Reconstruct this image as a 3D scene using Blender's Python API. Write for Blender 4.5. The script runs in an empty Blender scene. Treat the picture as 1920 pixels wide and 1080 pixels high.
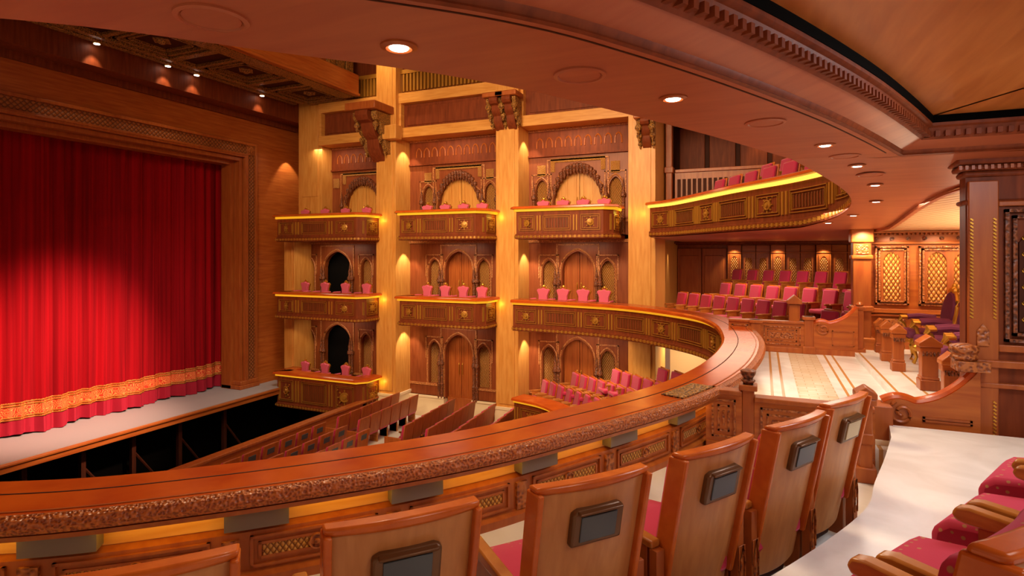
import bpy, math, random
from mathutils import Vector, Matrix
random.seed(7)
C = bpy.context.scene.collection
EZ = 6.1            # eye height above the stalls floor; all z below are written relative to the eye
PI = math.pi
# ------------------------------------------------------------------ camera, world, exposure
cam = bpy.data.cameras.new('camera'); cam.sensor_width = 36; cam.lens = 36*1086/1920
cam.shift_y = -65.5/1920; cam.clip_start = .05; cam.clip_end = 200
co = bpy.data.objects.new('camera', cam); C.objects.link(co)
co.location = (0, 0, EZ); co.rotation_euler = (PI/2, 0, math.radians(23.4))
sc = bpy.context.scene; sc.camera = co
sc.view_settings.view_transform = 'Standard'; sc.view_settings.look = 'None'
sc.view_settings.gamma = 1; sc.view_settings.exposure = 0.0; sc.view_settings.use_curve_mapping = False
w = bpy.data.worlds.new('world'); sc.world = w; w.use_nodes = True
w.node_tree.nodes['Background'].inputs[0].default_value = (1, .70, .48, 1)
w.node_tree.nodes['Background'].inputs[1].default_value = .55

def light(name, kind, loc, power, col=(1, .72, .42), size=.3, target=None, angle=60, blend=.6, size_y=None):
    l = bpy.data.lights.new(name, kind); l.energy = power; l.color = col
    o = bpy.data.objects.new(name, l); C.objects.link(o)
    o.location = (loc[0], loc[1], loc[2]+EZ)
    if kind == 'SPOT': l.spot_size = math.radians(angle); l.spot_blend = blend; l.shadow_soft_size = size
    elif kind == 'AREA':
        l.size = size
        if size_y: l.shape = 'RECTANGLE'; l.size_y = size_y
    else: l.shadow_soft_size = size
    if target: o.rotation_euler = (Vector(target)-Vector(loc)).to_track_quat('-Z', 'Y').to_euler()
    return o
# added area fills for hall, side wall and ledge; spots for curtain and stage
light('auditorium_fill', 'AREA', (-4, 9.4, 8.8), 260, (1, .66, .34), 8, (-8, 9.4, 0))
light('side_wall_fill', 'AREA', (-5.5, 2.5, 6.0), 620, (1, .70, .40), 9, (-8.5, 18, .3), size_y=2).data.spread = math.radians(75)
light('rail_fill', 'AREA', (-7, 9.4, 8.8), 1300, (1, .74, .46), 3, (-1, 3, -1.5))
light('curtain_spot', 'SPOT', (-8, 11, 5), 20000, (1, .62, .45), .4, (-19, 10.3, -4.0), 32, 1)
light('curtain_spot', 'SPOT', (-9, 8.5, 6), 700, (1, .62, .45), .4, (-19, 14, -5.2), 22, 1)
light('stage_spot', 'SPOT', (-11, 11, 7), 1800, (1, .92, .86), .4, (-17.5, 13, -5), 50, .9)

# ------------------------------------------------------------------ materials
def srgb(h):
    c = [int(h[i:i+2], 16)/255 for i in (0, 2, 4)]
    return tuple([(x/12.92 if x <= .04045 else ((x+.055)/1.055)**2.4) for x in c]) + (1,)
def nt(name):
    m = bpy.data.materials.new(name); m.use_nodes = True
    n = m.node_tree.nodes; l = m.node_tree.links
    return m, n, l, n['Principled BSDF']
def coords(n, l, sc_=(1, 1, 1)):
    g = n.new('ShaderNodeNewGeometry'); mp = n.new('ShaderNodeMapping'); mp.inputs['Scale'].default_value = sc_
    l.new(g.outputs['Position'], mp.inputs[0]); return mp.outputs[0]
def ramp(n, l, src, stops):
    r = n.new('ShaderNodeValToRGB'); e = r.color_ramp.elements
    while len(e) < len(stops): e.new(.5)
    for i, (p, c) in enumerate(stops): e[i].position = p; e[i].color = c
    l.new(src, r.inputs[0]); return r.outputs[0]
def wood(name, a, b, rough=.4, sc_=(6, 6, .7), spec=.4):
    m, n, l, p = nt(name)
    t = n.new('ShaderNodeTexNoise'); t.inputs['Scale'].default_value = 2.2; t.inputs['Detail'].default_value = 6; t.inputs['Distortion'].default_value = .4
    l.new(coords(n, l, sc_), t.inputs[0])
    l.new(ramp(n, l, t.outputs[0], [(.3, srgb(a)), (.7, srgb(b))]), p.inputs['Base Color'])
    p.inputs['Roughness'].default_value = rough; p.inputs['Specular IOR Level'].default_value = spec
    return m
def plain(name, c, rough=.5, metal=0, emit=0, ecol=None, spec=.4):
    m, n, l, p = nt(name); p.inputs['Base Color'].default_value = srgb(c); p.inputs['Roughness'].default_value = rough
    p.inputs['Metallic'].default_value = metal; p.inputs['Specular IOR Level'].default_value = spec
    if emit: p.inputs['Emission Color'].default_value = srgb(ecol or c); p.inputs['Emission Strength'].default_value = emit
    return m
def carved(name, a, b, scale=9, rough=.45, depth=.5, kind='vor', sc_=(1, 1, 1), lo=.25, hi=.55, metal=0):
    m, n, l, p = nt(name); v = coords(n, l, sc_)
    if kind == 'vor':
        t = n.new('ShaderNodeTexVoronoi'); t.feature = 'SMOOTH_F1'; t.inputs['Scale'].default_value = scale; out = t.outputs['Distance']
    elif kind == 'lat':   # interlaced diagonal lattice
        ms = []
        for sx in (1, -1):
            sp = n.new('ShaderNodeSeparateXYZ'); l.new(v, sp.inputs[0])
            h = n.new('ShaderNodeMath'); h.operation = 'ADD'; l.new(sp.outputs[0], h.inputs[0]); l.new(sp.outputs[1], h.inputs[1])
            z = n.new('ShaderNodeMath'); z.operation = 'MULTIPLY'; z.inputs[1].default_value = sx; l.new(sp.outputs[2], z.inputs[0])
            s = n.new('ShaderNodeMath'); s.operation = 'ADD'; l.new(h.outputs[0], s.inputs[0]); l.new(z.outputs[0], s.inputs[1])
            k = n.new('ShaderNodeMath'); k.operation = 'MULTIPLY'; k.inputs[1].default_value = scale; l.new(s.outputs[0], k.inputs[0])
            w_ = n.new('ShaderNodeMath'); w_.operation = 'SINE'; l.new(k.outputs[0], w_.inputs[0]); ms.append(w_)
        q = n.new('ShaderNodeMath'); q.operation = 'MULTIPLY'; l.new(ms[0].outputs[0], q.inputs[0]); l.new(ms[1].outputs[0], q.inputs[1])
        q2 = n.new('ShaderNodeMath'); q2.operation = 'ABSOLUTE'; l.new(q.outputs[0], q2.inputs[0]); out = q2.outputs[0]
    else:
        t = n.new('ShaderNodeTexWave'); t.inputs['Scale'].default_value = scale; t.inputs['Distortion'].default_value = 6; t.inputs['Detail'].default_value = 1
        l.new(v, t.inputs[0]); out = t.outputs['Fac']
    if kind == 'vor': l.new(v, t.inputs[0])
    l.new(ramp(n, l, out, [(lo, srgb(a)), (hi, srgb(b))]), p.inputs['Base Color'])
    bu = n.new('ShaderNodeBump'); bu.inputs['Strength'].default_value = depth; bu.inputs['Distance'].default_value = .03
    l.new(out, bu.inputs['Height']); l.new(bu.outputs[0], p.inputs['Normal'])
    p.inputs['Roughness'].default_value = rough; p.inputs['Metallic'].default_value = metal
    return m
def motif(name, base, fleck, scale, thr=.16, rough=.8):
    m, n, l, p = nt(name)
    t = n.new('ShaderNodeTexVoronoi'); t.inputs['Scale'].default_value = scale; t.inputs['Randomness'].default_value = .35
    tc = n.new('ShaderNodeTexCoord'); l.new(tc.outputs['Object'], t.inputs[0])
    l.new(ramp(n, l, t.outputs['Distance'], [(thr, srgb(fleck)), (thr+.05, srgb(base))]), p.inputs['Base Color'])
    p.inputs['Roughness'].default_value = rough; p.inputs['Sheen Weight'].default_value = .3
    p.inputs['Sheen Tint'].default_value = srgb('ff8fa8')
    return m
M = {}
M['maple'] = wood('maple', 'd08a3c', 'e3a556', .38)
M['maple_flat'] = wood('maple_flat', 'd08a3c', 'e3a556', .38, (.7, .7, 7))
M['mahog'] = wood('mahogany', '9a4a1e', 'b0602a', .35)
M['mahog_flat'] = wood('mahogany_flat', 'a14e1c', 'bd6a2c', .34, (.6, .6, 8))
M['portal'] = wood('portal_wood', '7e3a1a', '96502a', .4)
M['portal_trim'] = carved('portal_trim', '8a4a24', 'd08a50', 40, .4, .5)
M['reed'] = plain('reeding_wood', '6e3c18', .45)
M['dark'] = wood('dark_wood', '6b3018', '874020', .5, spec=.2)
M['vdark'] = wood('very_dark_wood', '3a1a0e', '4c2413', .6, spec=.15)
M['rail'] = wood('polished_rail', 'b84614', 'd2601c', .2, (1.2, 1.2, 5), .5)
M['soffit'] = wood('soffit_wood', 'a8593a', 'b96a45', .4, (.7, 4, 1))
M['ceil'] = wood('ceiling_wood', 'b4672a', 'cd8240', .35, (5, .5, 1))
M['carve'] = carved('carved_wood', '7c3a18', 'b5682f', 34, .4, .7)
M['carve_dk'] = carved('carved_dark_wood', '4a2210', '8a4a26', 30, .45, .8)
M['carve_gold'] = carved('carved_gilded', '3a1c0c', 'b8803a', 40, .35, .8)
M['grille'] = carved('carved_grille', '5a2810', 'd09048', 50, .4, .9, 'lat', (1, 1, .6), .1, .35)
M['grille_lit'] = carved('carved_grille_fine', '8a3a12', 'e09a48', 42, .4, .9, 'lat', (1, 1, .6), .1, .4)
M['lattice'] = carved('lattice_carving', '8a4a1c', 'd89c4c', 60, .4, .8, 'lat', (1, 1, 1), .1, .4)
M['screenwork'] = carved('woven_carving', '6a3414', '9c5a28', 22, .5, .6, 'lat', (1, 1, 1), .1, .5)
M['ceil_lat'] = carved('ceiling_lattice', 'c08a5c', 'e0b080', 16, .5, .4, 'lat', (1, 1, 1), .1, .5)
M['gold'] = plain('gold', 'd9a441', .3, .8)
M['goldline'] = plain('gold_line', 'b07a2c', .4, .3)
M['stone'] = plain('cream_stone', 'efd9b4', .5)
M['red_stone'] = plain('cream_paint', 'f0c890', .6)
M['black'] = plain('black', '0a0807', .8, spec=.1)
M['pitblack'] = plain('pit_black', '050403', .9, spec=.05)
M['grey'] = plain('grey_metal', '7e7066', .5, .2)
M['led'] = plain('led_yellow', 'c08a18', .5, 0, 1.05, 'e09c1c')
M['led_hot'] = plain('led_warm', 'e0b040', .5, 0, 1.45, 'ffd050')
M['led_strong'] = plain('led_under_ledge', 'c89018', .5, 0, 8, 'ffd040')
M['lamp'] = plain('lamp_lens', 'fff4e0', .5, 0, 14, 'fff0dc')
M['screen'] = plain('seat_screen', '474e54', .25, 0)
M['screen_pale'] = plain('seat_screen_paper', 'c9b98c', .3, 0)
M['scr_frame'] = plain('screen_bezel', '6b4a2c', .35, .3)
M['pink'] = plain('pink_velvet', 'b81f4c', .8)
M['pink'].node_tree.nodes['Principled BSDF'].inputs['Sheen Weight'].default_value = .3
M['pink_box'] = plain('rose_velvet', 'dd6480', .8)
M['pinkpat'] = motif('crimson_figured', 'b81840', 'b07a48', 22)
M['purple'] = plain('plum_velvet', '6e2a4a', .8)
M['seatwood'] = wood('seat_back_wood', 'b57640', 'c98c52', .34, (9, 9, .8))
M['seatedge'] = wood('seat_edge_wood', 'b8561c', 'cf6c26', .25, (4, 4, 4))
M['armwood'] = wood('armrest_wood', 'a05a20', 'bd7a34', .25, (3, 3, 9))
M['stagefloor'] = plain('stage_floor', 'a8a2a0', .5)
def curtain_mat():
    m, n, l, p = nt('red_curtain'); t = n.new('ShaderNodeTexNoise'); t.inputs['Scale'].default_value = 3
    l.new(coords(n, l, (3, 3, .05)), t.inputs[0])
    l.new(ramp(n, l, t.outputs[0], [(.3, srgb('7c0812')), (.7, srgb('a80c18'))]), p.inputs['Base Color'])
    p.inputs['Roughness'].default_value = .9; p.inputs['Specular IOR Level'].default_value = .1
    return m
M['curtain'] = curtain_mat()
M['hem'] = plain('crimson_hem', 'a30f2c', .8)
def band_mat():
    m, n, l, p = nt('gold_embroidery')
    v = n.new('ShaderNodeTexVoronoi'); v.inputs['Scale'].default_value = 7; l.new(coords(n, l, (0, 1, 1)), v.inputs[0])
    s = n.new('ShaderNodeMath'); s.operation = 'SINE'; k = n.new('ShaderNodeMath'); k.operation = 'MULTIPLY'; k.inputs[1].default_value = 30
    l.new(v.outputs['Distance'], k.inputs[0]); l.new(k.outputs[0], s.inputs[0])
    l.new(ramp(n, l, s.outputs[0], [(.2, srgb('d43c1c')), (.7, srgb('f0a050'))]), p.inputs['Base Color']); p.inputs['Roughness'].default_value = .6
    return m
M['band'] = band_mat()
def marble(name, lines):
    m, n, l, p = nt(name); t = n.new('ShaderNodeTexNoise'); t.inputs['Scale'].default_value = 1.6; t.inputs['Detail'].default_value = 5; t.inputs['Distortion'].default_value = 1.2
    l.new(coords(n, l), t.inputs[0])
    col = ramp(n, l, t.outputs[0], [(.35, srgb('f0ece8')), (.65, srgb('ded8d2'))])
    if lines:
        g = n.new('ShaderNodeNewGeometry'); sp = n.new('ShaderNodeSeparateXYZ'); l.new(g.outputs['Position'], sp.inputs[0])
        br = n.new('ShaderNodeTexBrick'); br.inputs['Scale'].default_value = 2.2; br.inputs['Color1'].default_value = srgb('e2d2bc'); br.inputs['Color2'].default_value = srgb('d8c4a6'); br.inputs['Mortar'].default_value = srgb('c4ac8c')
        br.inputs['Mortar Size'].default_value = .012; l.new(coords(n, l), br.inputs[0])
        def band(x, hw):
            a = n.new('ShaderNodeMath'); a.operation = 'SUBTRACT'; a.inputs[1].default_value = x; l.new(sp.outputs[0], a.inputs[0])
            b = n.new('ShaderNodeMath'); b.operation = 'ABSOLUTE'; l.new(a.outputs[0], b.inputs[0])
            c = n.new('ShaderNodeMath'); c.operation = 'LESS_THAN'; c.inputs[1].default_value = hw; l.new(b.outputs[0], c.inputs[0]); return c.outputs[0]
        def mix(f, a, b):
            x = n.new('ShaderNodeMix'); x.data_type = 'RGBA'; l.new(f, x.inputs[0]); l.new(a, x.inputs[6])
            if isinstance(b, tuple): x.inputs[7].default_value = b
            else: l.new(b, x.inputs[7])
            return x.outputs[2]
        col = mix(band(.68, .24), col, br.outputs[0])
        for x in (.12, .26, 1.05, 1.18, 1.62, 1.95): col = mix(band(x, .018), col, srgb('c08c50'))
    l.new(col, p.inputs['Base Color']); p.inputs['Roughness'].default_value = .22; return m
M['marble'] = marble('marble', False); M['marble_inlay'] = marble('marble_inlay', True)

# ------------------------------------------------------------------ mesh builder
class Path:
    def __init__(s, pts, smooth=True, step=.12):
        P = [Vector(p) for p in pts]; out = []
        if smooth:
            Q = [2*P[0]-P[1]] + P + [2*P[-1]-P[-2]]
            for i in range(1, len(Q)-2):
                n = max(2, int((Q[i+1]-Q[i]).length/step))
                for k in range(n):
                    t = k/n; a, b, c, d = Q[i-1:i+3]
                    out.append(.5*((2*b)+(c-a)*t+(2*a-5*b+4*c-d)*t*t+(3*b-a-3*c+d)*t**3))
            out.append(P[-1])
        else: out = P
        s.p = out; s.n = []; s.L = [0]
        for i in range(len(out)):
            a = out[max(i-1, 0)]; b = out[min(i+1, len(out)-1)]
            t = (b-a).normalized(); nn = Vector((t.y, -t.x))
            if not smooth and 0 < i < len(out)-1:
                t1 = (out[i]-a).normalized(); t2 = (b-out[i]).normalized()
                m = Vector((t1.y+t2.y, -t1.x-t2.x)).normalized(); nn = m/max(.3, m.dot(Vector((t1.y, -t1.x))))
            s.n.append(nn)
            if i: s.L.append(s.L[-1]+(out[i]-out[i-1]).length)
    def at(s, d):
        d = max(0, min(d, s.L[-1]))
        for i in range(1, len(s.L)):
            if s.L[i] >= d:
                t = (d-s.L[i-1])/max(1e-9, s.L[i]-s.L[i-1])
                seg = (s.p[i]-s.p[i-1]).normalized()
                return s.p[i-1].lerp(s.p[i], t), (s.n[i-1].lerp(s.n[i], t)), seg
    def sub(s, a, b):
        ds = [a] + [x for x in s.L if a+1e-4 < x < b-1e-4] + [b]
        return [(s.at(d)[0], s.at(d)[1]) for d in ds]
class MB:
    def __init__(s): s.v = []; s.f = []; s.ms = []; s.M = None
    def add(s, vs, fs):
        o = len(s.v)
        s.v += [tuple(s.M @ Vector(v)) if s.M else tuple(v) for v in vs]
        s.f += [tuple(i+o for i in f) for f in fs]; return s
    def box(s, x0, x1, y0, y1, z0, z1):
        return s.add([(x, y, z) for z in (z0, z1) for y in (y0, y1) for x in (x0, x1)],
                     [(0, 2, 3, 1), (4, 5, 7, 6), (0, 1, 5, 4), (2, 6, 7, 3), (0, 4, 6, 2), (1, 3, 7, 5)])
    def cbox(s, c, sz, rz=0, rx=0, ry=0):
        old = s.M; m = Matrix.Translation(c) @ Matrix.Rotation(rz, 4, 'Z') @ Matrix.Rotation(ry, 4, 'Y') @ Matrix.Rotation(rx, 4, 'X')
        s.M = old @ m if old else m
        a, b, c_ = (q/2 for q in sz); s.box(-a, a, -b, b, -c_, c_); s.M = old; return s
    def prism(s, poly, a, b, axis='z'):
        def T(p, h): return {'z': (p[0], p[1], h), 'y': (p[0], h, p[1]), 'x': (h, p[0], p[1])}[axis]
        n = len(poly); vs = [T(p, a) for p in poly]+[T(p, b) for p in poly]
        fs = [tuple(range(n-1, -1, -1)), tuple(range(n, 2*n))]+[(i, (i+1) % n, (i+1) % n+n, i+n) for i in range(n)]
        return s.add(vs, fs)
    def lathe(s, prof, c=(0, 0, 0), n=16, a0=0):
        vs = []; fs = []
        for r, z in prof:
            for k in range(n): t = a0+2*PI*k/n; vs.append((c[0]+r*math.cos(t), c[1]+r*math.sin(t), c[2]+z))
        m = len(prof)
        for i in range(m-1):
            for k in range(n): fs.append((i*n+k, i*n+(k+1) % n, (i+1)*n+(k+1) % n, (i+1)*n+k))
        fs.append(tuple(range(n-1, -1, -1))); fs.append(tuple((m-1)*n+k for k in range(n)))
        return s.add(vs, fs)
    def tube(s, pts, r, n=8):
        P = [Vector(p) for p in pts]; vs = []; fs = []
        for i, p in enumerate(P):
            t = (P[min(i+1, len(P)-1)]-P[max(i-1, 0)]).normalized()
            u = t.cross(Vector((0, 0, 1)) if abs(t.z) < .9 else Vector((1, 0, 0))).normalized(); w_ = t.cross(u)
            rr = r[i] if isinstance(r, (list, tuple)) else r
            for k in range(n): a = 2*PI*k/n; vs.append(p+u*rr*math.cos(a)+w_*rr*math.sin(a))
        for i in range(len(P)-1):
            for k in range(n): fs.append((i*n+k, i*n+(k+1) % n, (i+1)*n+(k+1) % n, (i+1)*n+k))
        fs.append(tuple(range(n-1, -1, -1))); fs.append(tuple((len(P)-1)*n+k for k in range(n)))
        return s.add(vs, fs)
    def sweep(s, pn, prof, zf=None, caps=True):
        n = len(prof); vs = []; fs = []
        for p, nn in pn:
            dz = zf(p) if zf else None
            for q in prof:
                z = q[1] if not (zf and len(q) > 2) else q[1]+dz
                vs.append((p.x+nn.x*q[0], p.y+nn.y*q[0], z))
        m = len(pn)
        for i in range(m-1):
            for k in range(n): fs.append((i*n+k, i*n+(k+1) % n, (i+1)*n+(k+1) % n, (i+1)*n+k))
        if caps: fs.append(tuple(range(n-1, -1, -1))); fs.append(tuple((m-1)*n+k for k in range(n)))
        return s.add(vs, fs)
    def sphere(s, c, r, n=10, m=6, sz=1):
        return s.lathe([(max(.001, r*math.sin(PI*i/m)), -r*sz*math.cos(PI*i/m)) for i in range(m+1)], c, n)
    def build(s, name, mat, parent=None, bev=0, smooth=True, local=False, sub=0):
        me = bpy.data.meshes.new(name); o = bpy.data.objects.new(name, me); C.objects.link(o)
        if parent is None:
            c = Vector((0, 0, 0))
            if s.v:
                xs = [v[0] for v in s.v]; ys = [v[1] for v in s.v]; zs = [v[2] for v in s.v]
                c = Vector(((min(xs)+max(xs))/2, (min(ys)+max(ys))/2, min(zs)))
            vs = [Vector(v)-c for v in s.v]; o.location = (c.x, c.y, c.z+EZ)
        else:
            o.parent = parent
            if local: vs = s.v
            else:
                q = parent; off = Vector((0, 0, -EZ))
                while q: off = off+q.location; q = q.parent
                vs = [Vector(v)-off for v in s.v]
        me.from_pydata(vs, [], s.f); me.update()
        import bmesh
        bm = bmesh.new(); bm.from_mesh(me); bmesh.ops.recalc_face_normals(bm, faces=bm.faces); bm.to_mesh(me); bm.free()
        me.materials.append(M[mat] if isinstance(mat, str) else mat)
        if smooth: me.shade_smooth(); me.set_sharp_from_angle(angle=math.radians(35))
        if bev:
            b = o.modifiers.new('bevel', 'BEVEL'); b.width = bev; b.segments = 2; b.limit_method = 'ANGLE'; b.angle_limit = math.radians(40)
        if sub:
            b = o.modifiers.new('sub', 'SUBSURF'); b.levels = sub; b.render_levels = sub
        return o
def tag(o, label=None, cat=None, group=None, kind=None):
    if label: o['label'] = label
    if cat: o['category'] = cat
    if group: o['group'] = group
    if kind: o['kind'] = kind
    return o
def thing(name, label, cat, loc, rz=0, group=None):
    o = bpy.data.objects.new(name, None); C.objects.link(o); o.empty_display_size = .1
    o.location = (loc[0], loc[1], loc[2]+EZ); o.rotation_euler = (0, 0, rz); return tag(o, label, cat, group)
def struct(o): o['kind'] = 'structure'; return o
def copy_tree(o, parent=None):
    c = o.copy(); C.objects.link(c)
    if parent: c.parent = parent
    for ch in o.children: copy_tree(ch, c)
    return c
ORD = ['first', 'second', 'third', 'fourth', 'fifth', 'sixth', 'seventh', 'eighth', 'ninth', 'tenth', 'eleventh', 'twelfth', 'thirteenth', 'fourteenth']
used = set()
def place(proto, x, y, z, face, label, group):
    """face = direction (dx,dy) the seat looks"""
    o = proto if proto.name not in used else copy_tree(proto)
    used.add(proto.name); o.location = (x, y, z+EZ); o.rotation_euler = (0, 0, math.atan2(face[1], face[0])-PI/2)
    tag(o, label, None, group); return o
# ================================================================== STRUCTURE
XP = -18.0; YP = 17.7; YB = 18.7; YC = 9.4
# stalls floor, stage, pit
struct(MB().box(-13.3, 4, -2, 26, -6.3, -6.1).build('floor', 'marble'))
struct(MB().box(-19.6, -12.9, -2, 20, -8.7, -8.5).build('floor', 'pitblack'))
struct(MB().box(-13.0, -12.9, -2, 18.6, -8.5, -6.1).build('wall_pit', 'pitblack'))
struct(MB().box(-25, -16.9, 0, 17.6, -5.22, -5.1).build('floor_stage', 'stagefloor'))
st = MB(); st.box(-16.98, -16.86, 0, 17.6, -5.36, -5.12); st.box(-16.9, -16.82, 0, 17.6, -5.2, -5.14)
struct(st.build('trim_1', 'mahog_flat', bev=.01))
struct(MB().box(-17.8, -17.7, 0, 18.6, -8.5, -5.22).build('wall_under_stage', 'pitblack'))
# pit lifts: steel posts and diagonal braces under the stage edge
for i, y in enumerate((8.6, 10.0, 11.4, 12.9, 14.6)):
    t = thing('stage_lift_frame', 'dim black steel frame under the stage edge, %s from the left' % ORD[i], 'steel frame', (-17.3, y, -8.5), 0, 'stage lift frames in the pit')
    MB().box(-17.36, -17.24, y-.06, y+.06, -8.5, -5.24).build('post', 'vdark', t)
    MB().tube([(-17.3, y+.06, -6.0), (-17.3, y+1.2, -7.6)], .04, 6).build('brace', 'vdark', t)
# proscenium wall with opening
Y0o, Y1o, Zt = 2.76, 16.04, 3.62
pw = MB(); pw.box(-18.3, XP, Y1o, 19.6, -8.5, 9.2); pw.box(-18.3, XP, -2, Y0o, -8.5, 9); pw.box(-18.3, XP, Y0o, Y1o, Zt, 9)
struct(pw.build('wall_stage', 'mahog_flat'))
bnd = MB(); bnd.box(-18, -17.2, -2, 18.7, 5.25, 9.2); bnd.box(-18, -17.88, -2, 18.7, 5.05, 5.25)
struct(bnd.build('trim_2', 'dark'))
# carved frame: carved band + mouldings
fr = thing('proscenium_frame', 'carved wooden frame around the red stage curtain', 'stage frame', (XP, 15.6, -5.1))
def ring_y(mb, o0, o1, x0, x1):   # n-shaped frame offset outward by o0..o1
    a = [(Y1o+o1, -5.1), (Y1o+o1, Zt+o1), (Y0o-o1, Zt+o1), (Y0o-o1, -5.1), (Y0o-o0, -5.1), (Y0o-o0, Zt+o0), (Y1o+o0, Zt+o0), (Y1o+o0, -5.1)]
    vs = [(x, p[0], p[1]) for x in (x0, x1) for p in a]; n = 8
    fs = [(i, (i+1) % n, (i+1) % n+n, i+n) for i in range(n)]
    for q in ((0, 1, 6, 7), (1, 2, 5, 6), (2, 3, 4, 5)): fs.append(q); fs.append(tuple(i+8 for i in reversed(q)))
    mb.add(vs, fs)
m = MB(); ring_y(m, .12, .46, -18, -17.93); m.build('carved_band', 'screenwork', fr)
m = MB(); ring_y(m, -.02, .12, -18, -17.85); ring_y(m, .46, .56, -18, -17.86); ring_y(m, .04, .08, -17.9, -17.82); m.build('moulding', 'mahog', fr, bev=.015)
m = MB(); ring_y(m, -.16, -.02, -18.5, -18.0); ring_y(m, -.30, -.16, -18.8, -18.3); m.build('inner_reveal', 'mahog', fr, bev=.01)
m = MB(); m.box(-18.02, -17.9, Y1o+.1, Y1o+.48, Zt+.1, Zt+.48); m.cbox((-17.9, Y1o+.29, Zt+.29), (.05, .2, .2), 0, PI/4); m.build('corner_block', 'carve', fr, bev=.01)
m = MB(); m.box(-18.8, -17.8, Y1o-.3, Y1o+.6, -5.1, -4.95); m.box(-18.75, -17.84, Y1o-.25, Y1o+.57, -4.95, -4.8); m.build('plinth', 'mahog', fr, bev=.02)
# curtain
ct = thing('stage_curtain', 'tall pleated red velvet stage curtain with gold embroidered border', 'curtain', (-19, 9.4, -5.1))
def cur(z0, z1, amp, off=0):
    mb = MB(); ys = [2.4+i*.045 for i in range(int((16.4-2.4)/.045)+1)]; zs = [z0+(z1-z0)*k/8 for k in range(9)]
    vs = []; fs = []
    for z in zs:
        g = 1+.6*max(0, (-3.5-z)/1.6)
        for y in ys:
            x = -19+off+amp*g*(math.sin(y*13+1.3*math.sin(y*1.7))*.6+math.sin(y*29+2*math.sin(y))*.25+.7*math.sin(y*2.7+.5*math.sin(y*5.3)+z*.08))
            vs.append((x, y, z+(.03*math.sin(y*4.2) if z == z0 and z0 < -5 else 0)))
    n = len(ys)
    for j in range(8):
        for i in range(n-1): fs.append((j*n+i, j*n+i+1, (j+1)*n+i+1, (j+1)*n+i))
    mb.add(vs, fs); return mb
cur(-4.14, 3.9, .085).build('drapery', 'curtain', ct)
cur(-4.64, -4.14, .085, .02).build('embroidered_border', 'band', ct)
cur(-5.06, -4.64, .10, .03).build('hem', 'hem', ct)
m = MB()
for z in (-4.17, -4.24, -4.56, -4.62):
    pts = []
    for i in range(0, 560, 2):
        y = 2.4+i*.025; g = 1+.6*max(0, (-3.5-z)/1.6)
        pts.append((-18.965+.085*g*(math.sin(y*13+1.3*math.sin(y*1.7))*.6+math.sin(y*29+2*math.sin(y))*.25+.7*math.sin(y*2.7+.5*math.sin(y*5.3)+z*.08)), y, z))
    m.tube(pts, .016, 4)
m.build('trim_cord', 'goldline', ct)
struct(MB().box(-20.3, -20.2, 0, 19, -5.1, 6).build('wall_backstage', 'black'))

# side wall: back of bays, reveals and end
sw = MB(); sw.box(-18, -3.3, YB+.9, YB+1.0, -6.1, 9)
struct(sw.build('wall_side', 'dark'))
# pilasters
def pilaster(x0, x1, y0, y1, z0, z1, label, dado=True):
    t = thing('pilaster', label, 'pillar', ((x0+x1)/2, (y0+y1)/2, z0), 0, None)
    m = MB(); m.box(x0, x1, y0, y1, z0, z1)
    w_ = x1-x0; m.box(x0+.16*w_, x1-.16*w_, y0-.03, y0, z0+1.05, z1); m.build('shaft', 'maple', t, bev=.008)
    if dado:
        m = MB(); m.box(x0-.03, x1+.03, y0-.05, y1, z0, z0+.85); m.box(x0-.05, x1+.05, y0-.07, y1, z0+.85, z0+.95); m.build('stone_base', 'stone', t, bev=.01)
    return t
pilaster(-17.62, -17.1, YP, YB+.9, -6.1, 1.0, 'narrow pale wood pillar at left of the boxes by the stage', False)
pilaster(-17.2, -16.0, YP+.35, YB+.9, 1.2, 9, 'upper pale pillar above top box nearest the stage', False)
pilaster(-13.14, -12.28, YP, YB+.9, -6.1, 9, 'tall honey wood pillar between the first and second box stacks')
pilaster(-8.25, -7.43, YP, YB+.9, -6.1, 9, 'tall honey wood pillar between the second and third box stacks')
pilaster(-3.78, -2.96, YP, YB+.9, -6.1, 9, 'tall honey wood pillar right of the third box stack')
# beams between pilasters over the top tier
for i, (a, b) in enumerate(((-16.0, -13.14), (-12.28, -8.25), (-7.43, -3.78))):
    nm = ['nearest the stage', 'over the middle box', 'over the right box'][i]
    t = thing('wall_entablature', 'horizontal wood beams with dark panel '+nm, 'beam', ((a+b)/2, 18.3, 4.2))
    m = MB(); m.box(a, b, YP+.15, YB+.9, 4.22, 4.58); m.box(a, b, YP+.15, YB+.9, 5.48, 5.86); m.box(a, a+.1, YP+.18, YB+.9, 4.5, 5.6); m.box(b-.1, b, YP+.18, YB+.9, 4.5, 5.6); m.build('beam', 'maple_flat', t, bev=.01)
    m = MB(); m.box(a, b, YP+.4, YB+.9, 4.58, 5.48); m.box(a+.25, b-.25, YP+.37, YP+.4, 4.7, 5.36); m.build('dark_panel', 'dark', t, bev=.01)
    m = MB(); m.box(a, b, YP+.45, YB+.9, 5.86, 9)
    m.build('upper_panel', 'dark', t)
    m = MB()
    k = a+.1
    while k < b-.1: m.box(k, k+.07, YP+.3, YP+.45, 5.95, 6.6); k += .15
    m.box(a, b, YP+.28, YP+.45, 6.6, 6.75); m.build('fluting', 'goldline', t)
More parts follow.
